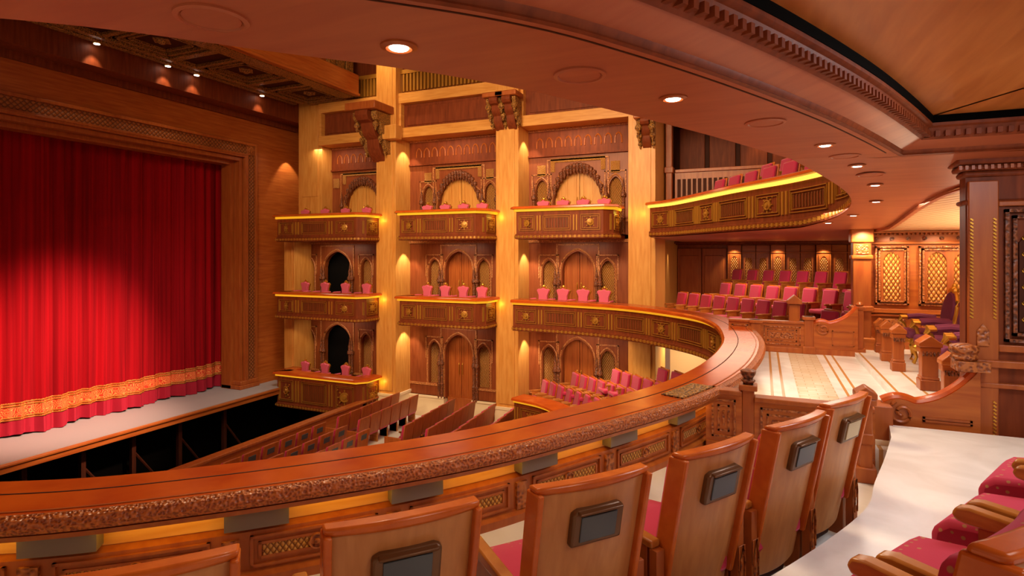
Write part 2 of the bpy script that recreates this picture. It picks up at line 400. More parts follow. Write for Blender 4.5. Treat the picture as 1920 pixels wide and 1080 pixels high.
# brackets (corbels) near the pilaster tops
def corbel(x, z, s, label):
    t = thing('carved_bracket', label, 'bracket', (x, YP-.3, z))
    m = MB()
    pr = [(0, .1), (-.7, .1), (-.72, -.02), (-.64, -.12), (-.5, -.16), (-.46, -.3), (-.4, -.42), (-.27, -.5), (-.25, -.7), (-.16, -.84), (-.06, -.95), (0, -1.0)]
    m.prism([(YP+a*s, z+b*s) for a, b in pr], x-.17*s, x+.17*s, 'x'); m.build('scroll_body', 'dark', t, bev=.02)
    for q in (-1, 1):
        m = MB(); m.prism([(YP+a*s*.8, z+b*s*.86) for a, b in pr], x+q*.26*s-.07*s, x+q*.26*s+.07*s, 'x')
        for (dy, dz, r) in ((-.5, -.2, .11), (-.33, -.5, .09), (-.14, -.8, .07)):
            m.lathe([(.004, -2.2*r), (r*.5, -1.6*r), (r*.35, -1.2*r), (r, -.4*r), (r*.9, .3*r), (r*.3, r)], (x+q*.26*s, YP+dy*s, z+dz*s), 8)
        m.build('pendant_carving', 'carve_gold', t, bev=.012)
    MB().box(x-.42*s, x+.42*s, YP-.75*s, YP, z+.1*s, z+.28*s).build('cap', 'mahog', t, bev=.03)
corbel(-13.0, 4.9, 1.55, 'large carved gilded bracket under the ceiling beam by first pillar')
corbel(-8.08, 5.0, .9, 'left of two small carved brackets high on middle pillar')
corbel(-7.62, 5.0, .9, 'right of two small carved brackets high on middle pillar')
corbel(-3.2, 3.9, .75, 'small carved bracket at top of the right pillar by soffit')
m = MB(); m.box(-12.6, -12.0, YP-.4, YP-.02, 4.1, 4.6); tag(m.build('wall_block', 'maple', bev=.02), 'plain wood block on first pillar beside the gilded bracket', 'block')

# ceiling over the hall and portal soffit with coffers
struct(MB().box(-25, 8, -8, 27, 9.2, 9.4).build('ceiling', 'dark'))
ps = thing('portal_soffit', 'coffered gilded ceiling band in front of the stage', 'ceiling beam', (-15.2, 9, 5.85))
MB().box(-17.3, -13.95, -2, 17.6, 6.0, 6.3).build('soffit_board', 'vdark', ps)
m = MB()
for x in (-16.95, -16.6): m.box(x-.1, x+.1, -2, 17.6, 5.85, 6.0)
for x in (-14.35,): m.box(x-.28, x+.28, -2, 17.6, 5.85, 6.0)
y = 17.9
ycs = []
while y > 3:
    m.box(-16.5, -14.6, y-.12, y+.12, 5.87, 6.0); m.box(-16.5, -14.6, y-2.1, y-1.94, 5.9, 6.0); ycs.append(y-1.03); y -= 2.9
m.build('gilded_rib', 'carve_gold', ps, bev=.015)
for yc in ycs:
    m = MB()
    for o, w_ in ((.0, .09), (.22, .07)):
        x0, x1, y0, y1 = -16.4+o, -14.7-o, yc-.82+o, yc+.82-o; zt = 5.9+o*.15
        m.box(x0, x1, y0, y0+w_, zt, 6.02); m.box(x0, x1, y1-w_, y1, zt, 6.02); m.box(x0, x0+w_, y0, y1, zt, 6.02); m.box(x1-w_, x1, y0, y1, zt, 6.02)
    m.sphere((-15.55, yc, 5.97), .13, 12, 6, .7); m.cbox((-15.55, yc, 5.99), (.4, .4, .04), PI/4); m.build('coffer', 'carve_gold', ps)
m = MB(); m.box(-14.02, -13.85, -2, 17.6, 5.85, 6.65); m.box(-13.9, -13.78, -2, 17.6, 5.85, 5.95); m.build('fascia', 'mahog_flat', ps, bev=.02)
m = MB(); m.box(-14.3, -14.2, -2, 17.6, 6.6, 9.0); m.build('upper_wall', 'mahog', ps)
m = MB(); yy = 17.4
while yy > 3:
    if int((17.4-yy)/.5) % 4 != 3:
        m.prism([(yy-.2, 6.7), (yy+.2, 6.7), (yy+.2, 7.8), (yy, 8.15), (yy-.2, 7.8)], -14.2, -14.1, 'x')
    yy -= .5
m.build('arched_grille', 'carve_gold', ps, bev=.02)
for i, yy in enumerate((15.75, 13.75, 11.7)):
    light('fascia_uplight', 'SPOT', (-13.7, yy, 6.9), 90, (1, .75, .45), .05, (-14.2, yy, 8.5), 80)
light('pillar_uplight', 'SPOT', (-12.7, 16.4, 8.6), 420, (1, .72, .38), .2, (-12.6, 17.8, 5.6), 55)
# portal downlights
for i, (yy) in enumerate((10.2, 12.3, 13.3, 16.0, 18.2)):
    t = thing('ceiling_spotlight', 'tiny white spotlight on gilded ceiling band above curtain, %s from left' % ORD[i], 'spotlight', (-17.0, yy, 5.82), 0, 'spotlights on the coffered band')
    MB().lathe([(.1, 0), (.1, .03)], (-17.0, yy, 5.82), 14).build('trim_ring', 'gold', t)
    MB().lathe([(.075, -.01), (.075, .01)], (-17.0, yy, 5.82), 14).build('lens', 'lamp', t)
    light('portal_spot', 'SPOT', (-16.9, yy, 5.7), 40, (1, .7, .4), .05, (-18.1, yy, 3.4), 60)

# ================================================================== CARVED PORTALS
def pointed(x, cx, w, zs, za):
    u = abs(x-cx)/(w/2)
    if u >= 1: return None
    return zs+(za-zs)*(math.sqrt(max(0, 1-u*u))*.82+(1-u)*.18)
def plate(mb, x0, x1, z0, z1, y0, y1, arches, step=.04):
    """wall plate with arched holes; arches = (cx,w,z_bottom,z_spring,z_apex,fn)"""
    xs = {x0, x1}
    for a in arches: xs |= {a[0]-a[1]/2, a[0]+a[1]/2}; n = 24; xs |= {a[0]-a[1]/2+a[1]*k/n for k in range(n+1)}
    xs = sorted(x for x in xs if x0-1e-6 <= x <= x1+1e-6)
    for i in range(len(xs)-1):
        a, b = xs[i], xs[i+1]; m_ = (a+b)/2; hole = None
        if b-a < 1e-5: continue
        for A in arches:
            if abs(m_-A[0]) < A[1]/2: hole = A
        if not hole: mb.box(a, b, y0, y1, z0, z1)
        else:
            cx, w_, zb, zs, za = hole[:5]; fn = hole[5] if len(hole) > 5 else pointed
            ha = fn(a, cx, w_, zs, za) or zs; hb = fn(b, cx, w_, zs, za) or zs
            vs = [(a, y0, ha), (b, y0, hb), (b, y0, z1), (a, y0, z1), (a, y1, ha), (b, y1, hb), (b, y1, z1), (a, y1, z1)]
            mb.add(vs, [(0, 1, 2, 3), (4, 7, 6, 5), (0, 4, 5, 1), (3, 2, 6, 7), (0, 3, 7, 4), (1, 5, 6, 2)])
            if zb > z0: mb.box(a, b, y0, y1, z0, zb)
def archline(mb, cx, w, zb, zs, za, y, r=.025, fn=pointed):
    pts = [(cx-w/2, y, zb)]; pts += [(x, y, (fn(x, cx, w*1.0001, zs, za) or zs)) for x in [cx-w/2+w*k/20 for k in range(21)]]; pts += [(cx+w/2, y, zb)]
    mb.tube(pts, r, 5)
def muq(x, cx, w, zs, za):
    u = (x-cx)/(w/2)
    if abs(u) >= 1: return None
    base = zs+(za-zs)*math.sqrt(max(0, 1-abs(u)**2.2))
    return base-.22*abs(math.sin(u*PI*4.5))*(1-abs(u)*.3)
def portal(x0, x1, zf, ztop, cx, style, label, door):
    t = thing('carved_portal', label, 'carved wall', (cx, YB, zf))
    yf = YB-.05; dn = 1.02
    m = MB()
    if style == 'low':
        aw = 1.1 if door else 1.3; dn = 1.02 if door else 1.42
        AR = [(cx, aw, zf, zf+1.72, zf+2.36), (cx-dn, .46, zf+.5, zf+1.68, zf+2.05), (cx+dn, .46, zf+.5, zf+1.68, zf+2.05)]
    else:
        AR = [(cx, 1.75, zf, zf+1.15, zf+2.33, muq), (cx-1.28, .44, zf+.4, zf+1.5, zf+1.9), (cx+1.28, .44, zf+.4, zf+1.5, zf+1.9)]
        dn = 1.28
    AR = [a for a in AR if a[0]-a[1]/2 > x0+.04 and a[0]+a[1]/2 < x1-.04]
    plate(m, x0, x1, zf, ztop, yf, yf+(.28 if door else .2), AR); m.build('facade', 'portal', t)
    m = MB()
    for a in AR:
        archline(m, a[0], a[1]+.12, max(a[2], zf), a[3], a[4]+.08, yf-.01, .03, a[5] if len(a) > 5 else pointed)
        if a[1] < .8:
            q = a[1]/2+.14; m.box(a[0]-q, a[0]+q, yf-.03, yf, a[4]+.16, a[4]+.2); m.box(a[0]-q, a[0]-q+.04, yf-.03, yf, a[3]-.25, a[4]+.2); m.box(a[0]+q-.04, a[0]+q, yf-.03, yf, a[3]-.25, a[4]+.2)
        else:
            q = a[1]/2+.2; zz = a[4]+.2
            m.box(a[0]-q, a[0]+q, yf-.03, yf, zz, zz+.05); m.box(a[0]-q, a[0]-q+.05, yf-.03, yf, zf+1.3, zz); m.box(a[0]+q-.05, a[0]+q, yf-.03, yf, zf+1.3, zz)
    m.box(x0, x1, yf-.08, yf, ztop-.1, ztop); q = AR[0][1]/2+.08; m.box(x0, cx-q, yf-.05, yf, zf+.42, zf+.5); m.box(cx+q, x1, yf-.05, yf, zf+.42, zf+.5); m.build('moulding', 'portal_trim', t)
    for a in AR:
        if a[1] < .8:
            MB().box(a[0]-a[1]/2, a[0]+a[1]/2, yf+.16, yf+.22, a[2], a[4]).build('niche_grille', 'grille', t)
    for sx in (-1, 1):
        for q in ([.66, .78] if style == 'low' else [.98, 1.55]):
            xc = cx+sx*q
            if x0+.06 < xc < x1-.06:
                m = MB(); m.lathe([(.06, 0), (.06, .5), (.085, .52), (.05, .58), (.05, 1.2), (.09, 1.24), (.09, 1.32), (.05, 1.4), (.05, 1.55), (.02, 1.7), (.004, 1.85)], (xc, yf-.06, zf), 10); m.build('colonnette', 'carve_dk', t)
    if style == 'top':
        m = MB()
        for sx in (-1, 1):
            xc = cx+sx*dn
            if x0+.2 < xc < x1-.2: m.box(xc-.15, xc+.15, yf-.03, yf, zf+2.02, zf+2.4)
        m.box(cx-.95, cx+.95, yf-.03, yf, zf+2.47, zf+2.6); m.box(cx-.95, cx-.8, yf-.03, yf, zf+2.15, zf+2.47); m.box(cx+.8, cx+.95, yf-.03, yf, zf+2.15, zf+2.47)
        m.build('gilded_inlay', 'lattice', t)
        m = MB(); m.box(x0, x1, yf-.04, yf-.01, zf+2.74, ztop); m.box(x0, x1, yf-.1, yf-.01, zf+2.68, zf+2.74); k = x0+.3
        m.build('dark_header', 'dark', t)
        m = MB()
        while k < x1-.5: archline(m, k+.12, .22, zf+2.98, zf+3.12, zf+3.32, yf-.05, .022); k += .34
        m.build('blind_arcade', 'mahog_flat', t)
        m = MB(); n = 15
        for i in range(n):
            u = -1+2*(i+.5)/n; zz = zf+1.15+1.18*math.sqrt(max(0, 1-abs(u)**2.2))
            m.lathe([(.01, -.26), (.05, -.16), (.06, -.05), (.085, .0), (.085, .08), (.02, .12)], (cx+u*.86, yf-.02, zz-.02), 7)
        m.build('muqarnas', 'carve_dk', t)
    if door:
        d = MB(); h = AR[0][4]-zf; wd = AR[0][1]/2
        for sx in (-1, 1):
            d = MB(); d.box(min(cx, cx+sx*wd)+.01, max(cx, cx+sx*wd)-.01, yf+.24, yf+.3, zf+.01, zf+h)
            for q in (.15, .5, .85): d.box(cx+sx*wd*q-.012, cx+sx*wd*q+.012, yf+.22, yf+.24, zf+.1, zf+h-.1)
            lf = d.build('door_leaf', 'maple' if style == 'top' else 'mahog', t)
            MB().tube([(cx+sx*.07, yf+.2, zf+.85), (cx+sx*.07, yf+.17, zf+.9), (cx+sx*.07, yf+.17, zf+1.25), (cx+sx*.07, yf+.2, zf+1.3)], .014, 6).build('door_handle', 'gold', lf)
    else:
        MB().box(cx-.9, cx+.9, YB+.3, YB+.35, zf, zf+2.6).build('dark_opening', 'black', t)  # black sheet standing in for the unlit interior
    return t
B1 = (-17.95, -13.14, -15.75); B2 = (-12.28, -8.25, -10.2); B3 = (-7.43, -3.78, -5.68)
tn = {2: 'top', 1: 'middle', 0: 'lowest'}
for bi, (x0, x1, cx) in enumerate((B1, B2, B3)):
    bn = ['nearest the stage', 'in the middle bay', 'in the right bay'][bi]
    for k in (0, 1, 2):
        zf = -2.3+2.9*(k-1); zf = {0: -5.25, 1: -2.3, 2: .6}[k]
        if k == 2: portal(x0 if bi else -16.0, x1, zf, 4.25, cx if bi else -14.5, 'top', 'stalactite arch portal %s, behind the top box' % bn, True)
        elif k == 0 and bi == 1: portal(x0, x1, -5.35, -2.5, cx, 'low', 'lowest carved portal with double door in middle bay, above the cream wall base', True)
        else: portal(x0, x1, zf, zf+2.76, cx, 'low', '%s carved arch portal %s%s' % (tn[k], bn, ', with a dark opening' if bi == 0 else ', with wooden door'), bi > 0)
# tall door reaching the stalls floor in middle bay, stone base
m = MB(); m.box(-12.3, -10.78, YB-.12, YB+.9, -6.1, -5.3); m.box(-9.62, -8.2, YB-.12, YB+.9, -6.1, -5.3); m.box(-12.3, -10.78, YB-.16, YB+.9, -5.38, -5.3); m.box(-9.62, -8.2, YB-.16, YB+.9, -5.38, -5.3)
struct(m.build('baseboard_side', 'stone', bev=.01))
m = MB(); m.box(-10.75, -9.65, YB+.1, YB+.2, -6.1, -5.33)
struct(m.build('door_1', 'mahog', bev=.01))
for x in (-10.27, -10.13): pass
struct(MB().box(-7.4, -3.8, YB-.1, YB+.9, -6.1, -5.3).build('baseboard_right', 'stone'))
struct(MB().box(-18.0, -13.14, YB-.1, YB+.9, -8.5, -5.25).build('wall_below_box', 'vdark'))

# auditorium walls out of view, added to keep world light off the curtain
for (a, b, c, d) in ((9, 9.2, -9, 27), (-25, 9.2, -9.2, -9), (-25, 9.2, 27, 27.2)):
    struct(MB().box(a, b, c, d, 1.3, 9.2).build('wall_upper', 'mahog'))
struct(MB().box(4, 4.2, -2, 26, -6.3, -2.5).build('wall_stalls_back', 'red_stone'))
struct(MB().box(-20, 4.2, -2.2, -2, -8.7, -2.5).build('wall_stalls_side', 'mahog'))
# ================================================================== BALCONY FRONTS
def fascia(t, path, zt, zb, spans, slot=.1, lit='led', a=0, b=None, zfb=None, ledge=(-.12, .5), top=True, s_face=.06):
    """balcony front swept along path: ledge, light strip, board, frieze, panels. spans: list of (s0,s1,kind)"""
    b = path.L[-1] if b is None else b; pn = path.sub(a, b)
    h = zt-zb
    l0, l1 = ledge
    if top: MB().sweep(pn, [(l0, zt-.075), (l0+.02, zt-.02), (l0+.06, zt), (l1, zt), (l1, zt-.09), (l0+.05, zt-.09)]).build('ledge', 'rail', t)
    MB().sweep(pn, [(l0+.1, zt-.09), (l0+.1, zt-.155), (l0+.14, zt-.165), (l0+.14, zt-.09)]).build('light_strip', lit, t)
    zf = (lambda p: zfb(p)-zb) if zfb else None
    MB().sweep(pn, [(s_face, zt-.09), (s_face, zb+.18, 1), (s_face-.04, zb+.16, 1), (s_face-.04, zb+.03, 1), (s_face+.02, zb+.012, 1), (s_face+.12, zb+.012, 1), (s_face+.12, zt-.09)], zf).build('front_board', 'dark', t)
    m = MB(); s = a+.08; m.sweep(pn, [(s_face-.045, zb+.08, 1), (s_face-.045, zb+.1, 1), (s_face-.03, zb+.1, 1), (s_face-.03, zb+.08, 1)], zf)
    while s < b:
        p, n, _ = path.at(s); dz = zf(p) if zf else 0
        m.cbox((p.x+n.x*(s_face-.05), p.y+n.y*(s_face-.05), zb+.09+dz), (.06, .04, .07), math.atan2(n.y, n.x)+PI/2); s += .14
    m.build('beaded_frieze', 'goldline', t)
    for s0, s1, kind in spans:
        s0, s1 = a+s0, a+s1; z0, z1 = zb+.27, zt-.29; m = MB(); p, n, _ = path.at((s0+s1)/2); dz = zf(p) if zf else 0
        if dz: z0 += dz
        sf = s_face
        def bar(q0, q1, za, zc, th=.03, mm=None):
            (mm or m).sweep(path.sub(q0, q1), [(sf-th, za), (sf-th, zc), (sf+.01, zc), (sf+.01, za)])
        if kind == 'strip':
            w_ = (s1-s0)
            bar(s0, s0+w_*.3, z0, z1, .03); bar(s1-w_*.3, s1, z0, z1, .03); m.build('strip', 'goldline', t); continue
        for q in (0, .055):
            bar(s0+q, s1-q, z0+q, z0+q+.012); bar(s0+q, s1-q, z1-q-.012, z1-q); bar(s0+q, s0+q+.012, z0+q, z1-q); bar(s1-q-.012, s1-q, z0+q, z1-q)
        pf = m.build('panel_frame', 'goldline', t)
        m = MB()
        if kind == 'sq':
            c = Vector((p.x+n.x*(sf-.01), p.y+n.y*(sf-.01), (z0+z1)/2)); R = Matrix.Translation(c) @ Matrix.Rotation(math.atan2(n.y, n.x)-PI/2, 4, 'Z') @ Matrix.Rotation(PI/2, 4, 'X')
            m.M = R; r = min(s1-s0, z1-z0)/2
            m.lathe([(r*.46, -.0), (r*.46, .03), (r*.38, .035), (r*.36, .015), (r*.22, .02), (r*.18, .05), (.005, .055)], (0, 0, 0), 16)
            for k in range(8):
                aa = k*PI/4; m.cbox((math.cos(aa)*r*.6, math.sin(aa)*r*.6, .01), (r*.18, r*.09, .03), aa)
            for qx in (-1, 1):
                for qz in (-1, 1): m.cbox((qx*r*.68, qz*r*.68, .01), (r*.1, r*.1, .03), PI/4)
            m.M = None; m.build('medallion', 'goldline', pf)
        else:
            k = s0+.12; w_ = s1-s0-.24; nn = max(4, int(w_/.085))
            for i in range(nn+1):
                bar(s0+.12+w_*i/nn-.012, s0+.12+w_*i/nn+.012, z0+.13, z1-.13, .02)
                for zz in (z0+.1, z1-.12): bar(s0+.12+w_*i/nn-.018, s0+.12+w_*i/nn+.018, zz, zz+.03, .02)
            m.build('reeding', 'reed', pf)
def auto_spans(L, first='sq', sq=.78, wd=1.15, gap=.3):
    out = []; s = .12; k = first
    while s+(sq if k == 'sq' else wd) < L-.05:
        w_ = sq if k == 'sq' else wd; out.append((s, s+w_, k)); out.append((s+w_+.07, s+w_+gap-.07, 'strip')); s += w_+gap; k = 'wide' if k == 'sq' else 'sq'
    return out
def box(x0, x1, zt, zb, label, shift=0, open_to=YP, yf=16.65):
    t = thing('theatre_box', label, 'balcony box', ((x0+x1)/2, yf+.5, zb), 0, 'boxes on the side wall')
    P = Path([(x1, open_to), (x1, yf+.3), (x1-.28, yf), (x0+.05, yf), (x0, yf+.05), (x0, open_to)], False)
    L0 = P.L[3]; a_ = P.L[2]; w_ = L0-a_
    sp = [(.12, P.L[1]-.02, 'sq')] if P.L[1] > .5 else []
    sp += [(P.L[1]+.1, P.L[1]+.16, 'strip')]
    q = a_+.1; ws = w_-.2
    sp += [(q, q+ws*.23, 'sq'), (q+ws*.27, q+ws*.32, 'strip'), (q+ws*.35, q+ws*.69, 'wide'), (q+ws*.72, q+ws*.77, 'strip'), (q+ws*.8, q+ws*1.0, 'sq')]
    fascia(t, P, zt, zb, sp)
    m = MB(); m.prism([(x1-.08, open_to+.9), (x1-.08, yf+.3), (x1-.3, yf+.1), (x0+.1, yf+.1), (x0+.1, open_to+.9)], zb+.02, zb+.14); m.build('floor_slab', 'dark', t)
    return t
RZ = {2: 1.45, 1: -1.47, 0: -4.5}
BX1 = (-17.05, -12.97); BX2 = (-11.5, -8.2); BX3 = (-7.15, -4.0)
box(*BX1, 1.45, .42, 'top box nearest the stage with glowing yellow strip'); box(*BX1, -1.47, -2.5, 'middle box nearest the stage'); box(*BX1, -4.5, -5.85, 'lowest deep box nearest the stage, above the dark pit')
box(*BX2, 1.45, .42, 'top box in the middle bay of the side wall'); box(*BX2, -1.47, -2.5, 'lower box in the middle bay, above the tall door')
box(*BX3, 1.45, .42, 'top box in the right bay, left of the curved gallery')

# ---- tier 2 ring (the gallery the camera is in)
R2 = Path([(-11, .6), (-8.5, .75), (-6.3, 1.2), (-4.35, 2.04), (-3.38, 2.77), (-2.39, 3.86), (-1.75, 4.9), (-1.06, 6.3), (-.69, 7.7), (-.52, 9.3), (-.55, 10.9), (-.88, 12.9), (-1.6, 14.4), (-3.36, 15.9), (-5.2, 16.45), (-7.2, 16.65), (-7.25, 17.7)][:-1])
t2 = thing('gallery_front', 'long curved middle gallery parapet with polished wood ledge sweeping past foreground', 'balcony', (-.5, 9, -2.5))
R2r = R2
# where the near part ends and the far, hall-facing part begins (arclength)
def s_of(path, x, y): return min(range(len(path.p)), key=lambda i: (path.p[i]-Vector((x, y))).length)
S2 = R2.L[s_of(R2, -.52, 9.3)]
Lf = R2.L[-1]-S2
rev = []
s = .1; k = 'sq'
sp = []
while s < Lf-.6:
    w_ = .72 if k == 'sq' else 1.05
    if s+w_ > Lf-.05: break
    sp.append((Lf-s-w_, Lf-s, k)); sp.append((Lf-s-w_-.2, Lf-s-w_-.06, 'strip')); s += w_+.27; k = 'wide' if k == 'sq' else 'sq'
fascia(t2, R2, -1.45, -2.45, sp, a=S2, b=R2.L[-1], ledge=(-.12, .48), top=False)
pn = R2.sub(0, S2)
MB().sweep(R2.sub(0, R2.L[-1]), [(-.12, -1.54), (-.12, -1.48), (-.08, -1.45), (.45, -1.45), (.47, -1.47), (.47, -1.54)]).build('ledge', 'rail', t2)
MB().sweep(R2.sub(0, S2), [(.0, -1.54), (.0, -2.45), (.12, -2.45), (.12, -1.54)]).build('front_board', 'dark', t2)
MB().sweep(R2.sub(0, S2+4), [(.455, -1.445), (.49, -1.435), (.53, -1.45), (.55, -1.49), (.53, -1.53), (.48, -1.55), (.42, -1.55)]).build('carved_roll', carved('rope_carving', '8c4018', 'bf6a2c', 60, .35, .7), t2)
MB().sweep(R2.sub(0, S2+4), [(.34, -1.55), (.50, -1.55), (.48, -1.585), (.34, -1.6)]).build('under_moulding', 'mahog', t2)
MB().sweep(R2.sub(0, S2+4), [(.12, -1.54), (.12, -2.1), (.3, -2.1), (.3, -1.775), (.25, -1.755), (.25, -1.54)]).build('inner_wall', 'mahog', t2)
MB().sweep(R2.sub(0, S2+4), [(.3, -2.02), (.3, -2.1), (.36, -2.1), (.36, -2.04)]).build('skirting', 'mahog', t2)
MB().sweep(R2.sub(0, S2+4), [(.245, -1.748), (.245, -1.6), (.256, -1.6), (.256, -1.748)]).build('pale_recess_band', 'maple_flat', t2)
# light troughs, grey driver boxes and carved panels along the inner wall
s = 1.2; n = 0
while s < S2-.6:
    m = MB(); m.sweep(R2.sub(s, s+.36), [(.25, -1.58), (.25, -1.735), (.36, -1.735), (.36, -1.58)])
    if s < S2-2.2: m.build('grey_light_housing', 'grey', t2)
    MB().sweep(R2.sub(s+.38, s+.98), [(.36, -1.595), (.36, -1.61), (.40, -1.61), (.40, -1.595)]).build('light_strip', 'led_strong', t2)
    m = MB()
    for (z0, z1, q0, q1) in ((-2.0, -1.80, .14, .92),):
        for q, th in ((0, .02), (.045, .012)):
            for (sa, sb, za, zc) in ((q0+q, q1-q, z0+q, z0+q+.018), (q0+q, q1-q, z1-q-.018, z1-q), (q0+q, q0+q+.018, z0+q, z1-q), (q1-q-.018, q1-q, z0+q, z1-q)):
                m.sweep(R2.sub(s+sa, s+sb), [(.3, za), (.3, zc), (.3+th, zc), (.3+th, za)])
    pf = m.build('panel_frame', 'mahog', t2)
    MB().sweep(R2.sub(s+.21, s+.85), [(.295, -1.945), (.295, -1.855), (.308, -1.855), (.308, -1.945)]).build('lattice_panel', 'lattice', pf)
    p, nn, _ = R2.at(s+.53); m = MB(); m.M = Matrix.Translation((p.x+nn.x*.31, p.y+nn.y*.31, -1.90)) @ Matrix.Rotation(math.atan2(nn.y, nn.x)+PI/2, 4, 'Z') @ Matrix.Rotation(PI/2, 4, 'X')
    m.lathe([(.05, 0), (.05, .016), (.04, .016), (.036, .006), (.02, .008), (.016, .02), (.003, .022)], (0, 0, 0), 18); m.M = None; m.build('rosette', 'carve', pf)
    m = MB(); m.sweep(R2.sub(s-.02, s+.08), [(.3, -2.02), (.3, -1.81), (.325, -1.81), (.325, -2.02)]); m.build('pilaster_strip', 'carve', t2)
    s += 1.0
MB().sweep(R2.sub(0, R2.L[-1]), [(.13, -1.4515), (.13, -1.4475), (.142, -1.4475), (.142, -1.4515)]).build('ledge_groove_line', 'vdark', t2)  # thin dark strip imitating the shaded line of a groove
MB().sweep(R2.sub(0, R2.L[-1]), [(.40, -1.4515), (.40, -1.445), (.415, -1.445), (.415, -1.4515)]).build('ledge_bead', 'mahog', t2)
# carved gilded inset on the ledge
p, nn, tt = R2.at(R2.L[s_of(R2, -1.06, 6.3)]-.35)
m = MB(); m.sweep(R2.sub(R2.L[s_of(R2, -1.06, 6.3)]-.2, R2.L[s_of(R2, -1.06, 6.3)]+.45), [(.2, -1.452), (.2, -1.435), (.44, -1.435), (.44, -1.452)]); m.build('carved_inset', 'carve_gold', t2)

# ---- tier 1 ring
R1 = Path([(-3.4, 9.5), (-3.55, 12.0), (-4.2, 14.2), (-5.2, 15.5), (-6.1, 16.25), (-7.15, 16.6)])
t1 = thing('gallery_front', 'curved lowest gallery parapet below the right bay, mostly hidden by foreground ledge', 'balcony', (-5, 15, -5.5))
fascia(t1, R1, -4.5, -5.6, [(q[0], q[1], q[2]) for q in auto_spans(R1.L[-1])], ledge=(-.1, .55))
# ---- tier 3 ring
def zsof(Y):
    u = min(1, max(0, (11.5-Y)/5.0)); return .45+.5*u
R3 = Path([(-8.5, -.9), (-6, -.4), (-4.2, .45), (-2.83, 1.33), (-2.13, 2.05), (-1.37, 2.96), (-.57, 4.54), (.1, 6.1), (.75, 7.7), (1.07, 8.8), (1.13, 9.8), (.98, 10.7), (.45, 11.8), (-.6, 13.3), (-1.6, 15.0), (-2.3, 16.1), (-3.0, 16.75)])
t3 = thing('gallery_front', 'curved top gallery parapet with bright yellow strip, above the pink seats', 'balcony', (0, 10, .5))
S3 = R3.L[s_of(R3, 1.0, 8.4)]
Lf = R3.L[-1]-S3; s = .1; k = 'sq'; sp = []
while s < Lf-.6:
    w_ = .72 if k == 'sq' else 1.15
    if s+w_ > Lf-.05: break
    sp.append((Lf-s-w_, Lf-s, k)); sp.append((Lf-s-w_-.22, Lf-s-w_-.06, 'strip')); s += w_+.29; k = 'wide' if k == 'sq' else 'sq'
fascia(t3, R3, 1.45, .45, sp, a=S3, b=R3.L[-1], zfb=lambda p: zsof(p.y), lit='led_hot', ledge=(-.12, .5))
m = MB(); m.sweep(R3.sub(0, S3), [(.03, .46, 1), (.03, 1.45), (.2, 1.45), (.2, .46, 1)], lambda p: zsof(p.y)-.45); m.build('front_board', 'soffit', t3)
# ---- soffit over the camera's gallery with recess
RC = Path([(-8, -2.6), (-5.5, -1.6), (-4, -.7), (-2.6, .55), (-1.36, 1.68), (-.86, 2.2), (-.52, 2.73), (-.085, 3.55), (.41, 4.6), (.82, 5.6), (1.2, 6.6)])
N = 120; I = [R3.at(R3.L[-1]*k/(N-1))[0] for k in range(N)]
kc = min(range(N), key=lambda k: (I[k]-Vector((.25, 6.5))).length)
O = []
for k in range(N):
    if k <= kc: O.append(RC.at(RC.L[-1]*(k/kc))[0])
    else:
        u = (k-kc)/(N-1-kc)
        O.append(Vector((9, 6.6)).lerp(Vector((9, 26)), min(1, u*2)) if u < .5 else Vector((9, 26)).lerp(Vector((-3.0, 26)), (u-.5)*2))
vs = []; fs = []; K = 24
def inset(k, j):
    return I[k].lerp(O[k], j/K)
for k in range(N):
    for j in range(K+1): q = inset(k, j); vs.append((q.x, q.y, zsof(q.y)+.001*0))
for k in range(N-1):
    for j in range(K): fs.append((k*(K+1)+j, (k+1)*(K+1)+j, (k+1)*(K+1)+j+1, k*(K+1)+j+1))
m = MB().add(vs, fs)
c0 = Vector((1.2, 6.6)); c1 = inset(kc+1, 0)
vs2 = [(c0.x, c0.y, zsof(c0.y)), (9, 6.6, zsof(6.6)), (I[kc].x, I[kc].y, zsof(I[kc].y)), (I[kc+1].x, I[kc+1].y, zsof(I[kc+1].y))]
m.add(vs2, [(0, 1, 3), (0, 3, 2)])
so = struct(m.build('ceiling_soffit', 'soffit'))
# recess cornice + ceiling
zc = .95
def fan(cp, z):
    q = [(p.x+n.x*.26, p.y+n.y*.26, z) for p, n in cp]; vs = q+[(9, -9, z), (-9, -9, z)]; n = len(q)
    return MB().add(vs, [(i, i+1, n) for i in range(n-1)]+[(n, n+1, 0)])
def cornice(mb, pn, sgn=1):
    pass
cp = [(p, n) for p, n in RC.sub(0, RC.L[-1])]
# continue the cornice along the straight back edge (toward +X); mitre the corner
nE = Vector((0, -1)); nA = cp[-1][1]; bis = (nA+nE).normalized(); bis = bis/max(.35, bis.dot(nE))
cp[-1] = (cp[-1][0], bis); cp.append((Vector((9, 6.6)), nE))
z6 = zsof(6.6)
MB().sweep(cp, [(-.02, zc-.06), (-.05, zc+.03), (.06, zc+.03), (.06, zc-.005), (.03, zc-.02), (.02, zc-.012)]).build('x', 'dark') if False else None
co_ = MB(); co_.sweep(cp, [(0, z6-.0), (0, zc+.3), (.05, zc+.3), (.05, zc+.03), (.03, zc+.0), (.045, z6-.005), (.02, z6-.01)])
struct(co_.build('trim_3', 'dark'))
struct(MB().sweep(cp, [(.05, zc+.03), (.05, zc+.3), (.21, zc+.3), (.21, zc+.1), (.19, zc+.09)]).build('trim_4', 'soffit'))
m = MB(); m.sweep(cp, [(.21, zc+.09), (.21, zc+.3), (.3, zc+.3), (.3, zc+.2), (.27, zc+.185), (.25, zc+.12)])
tot = 0; CP = Path([tuple(p) for p, n in cp[:-1]], False)
s = 0
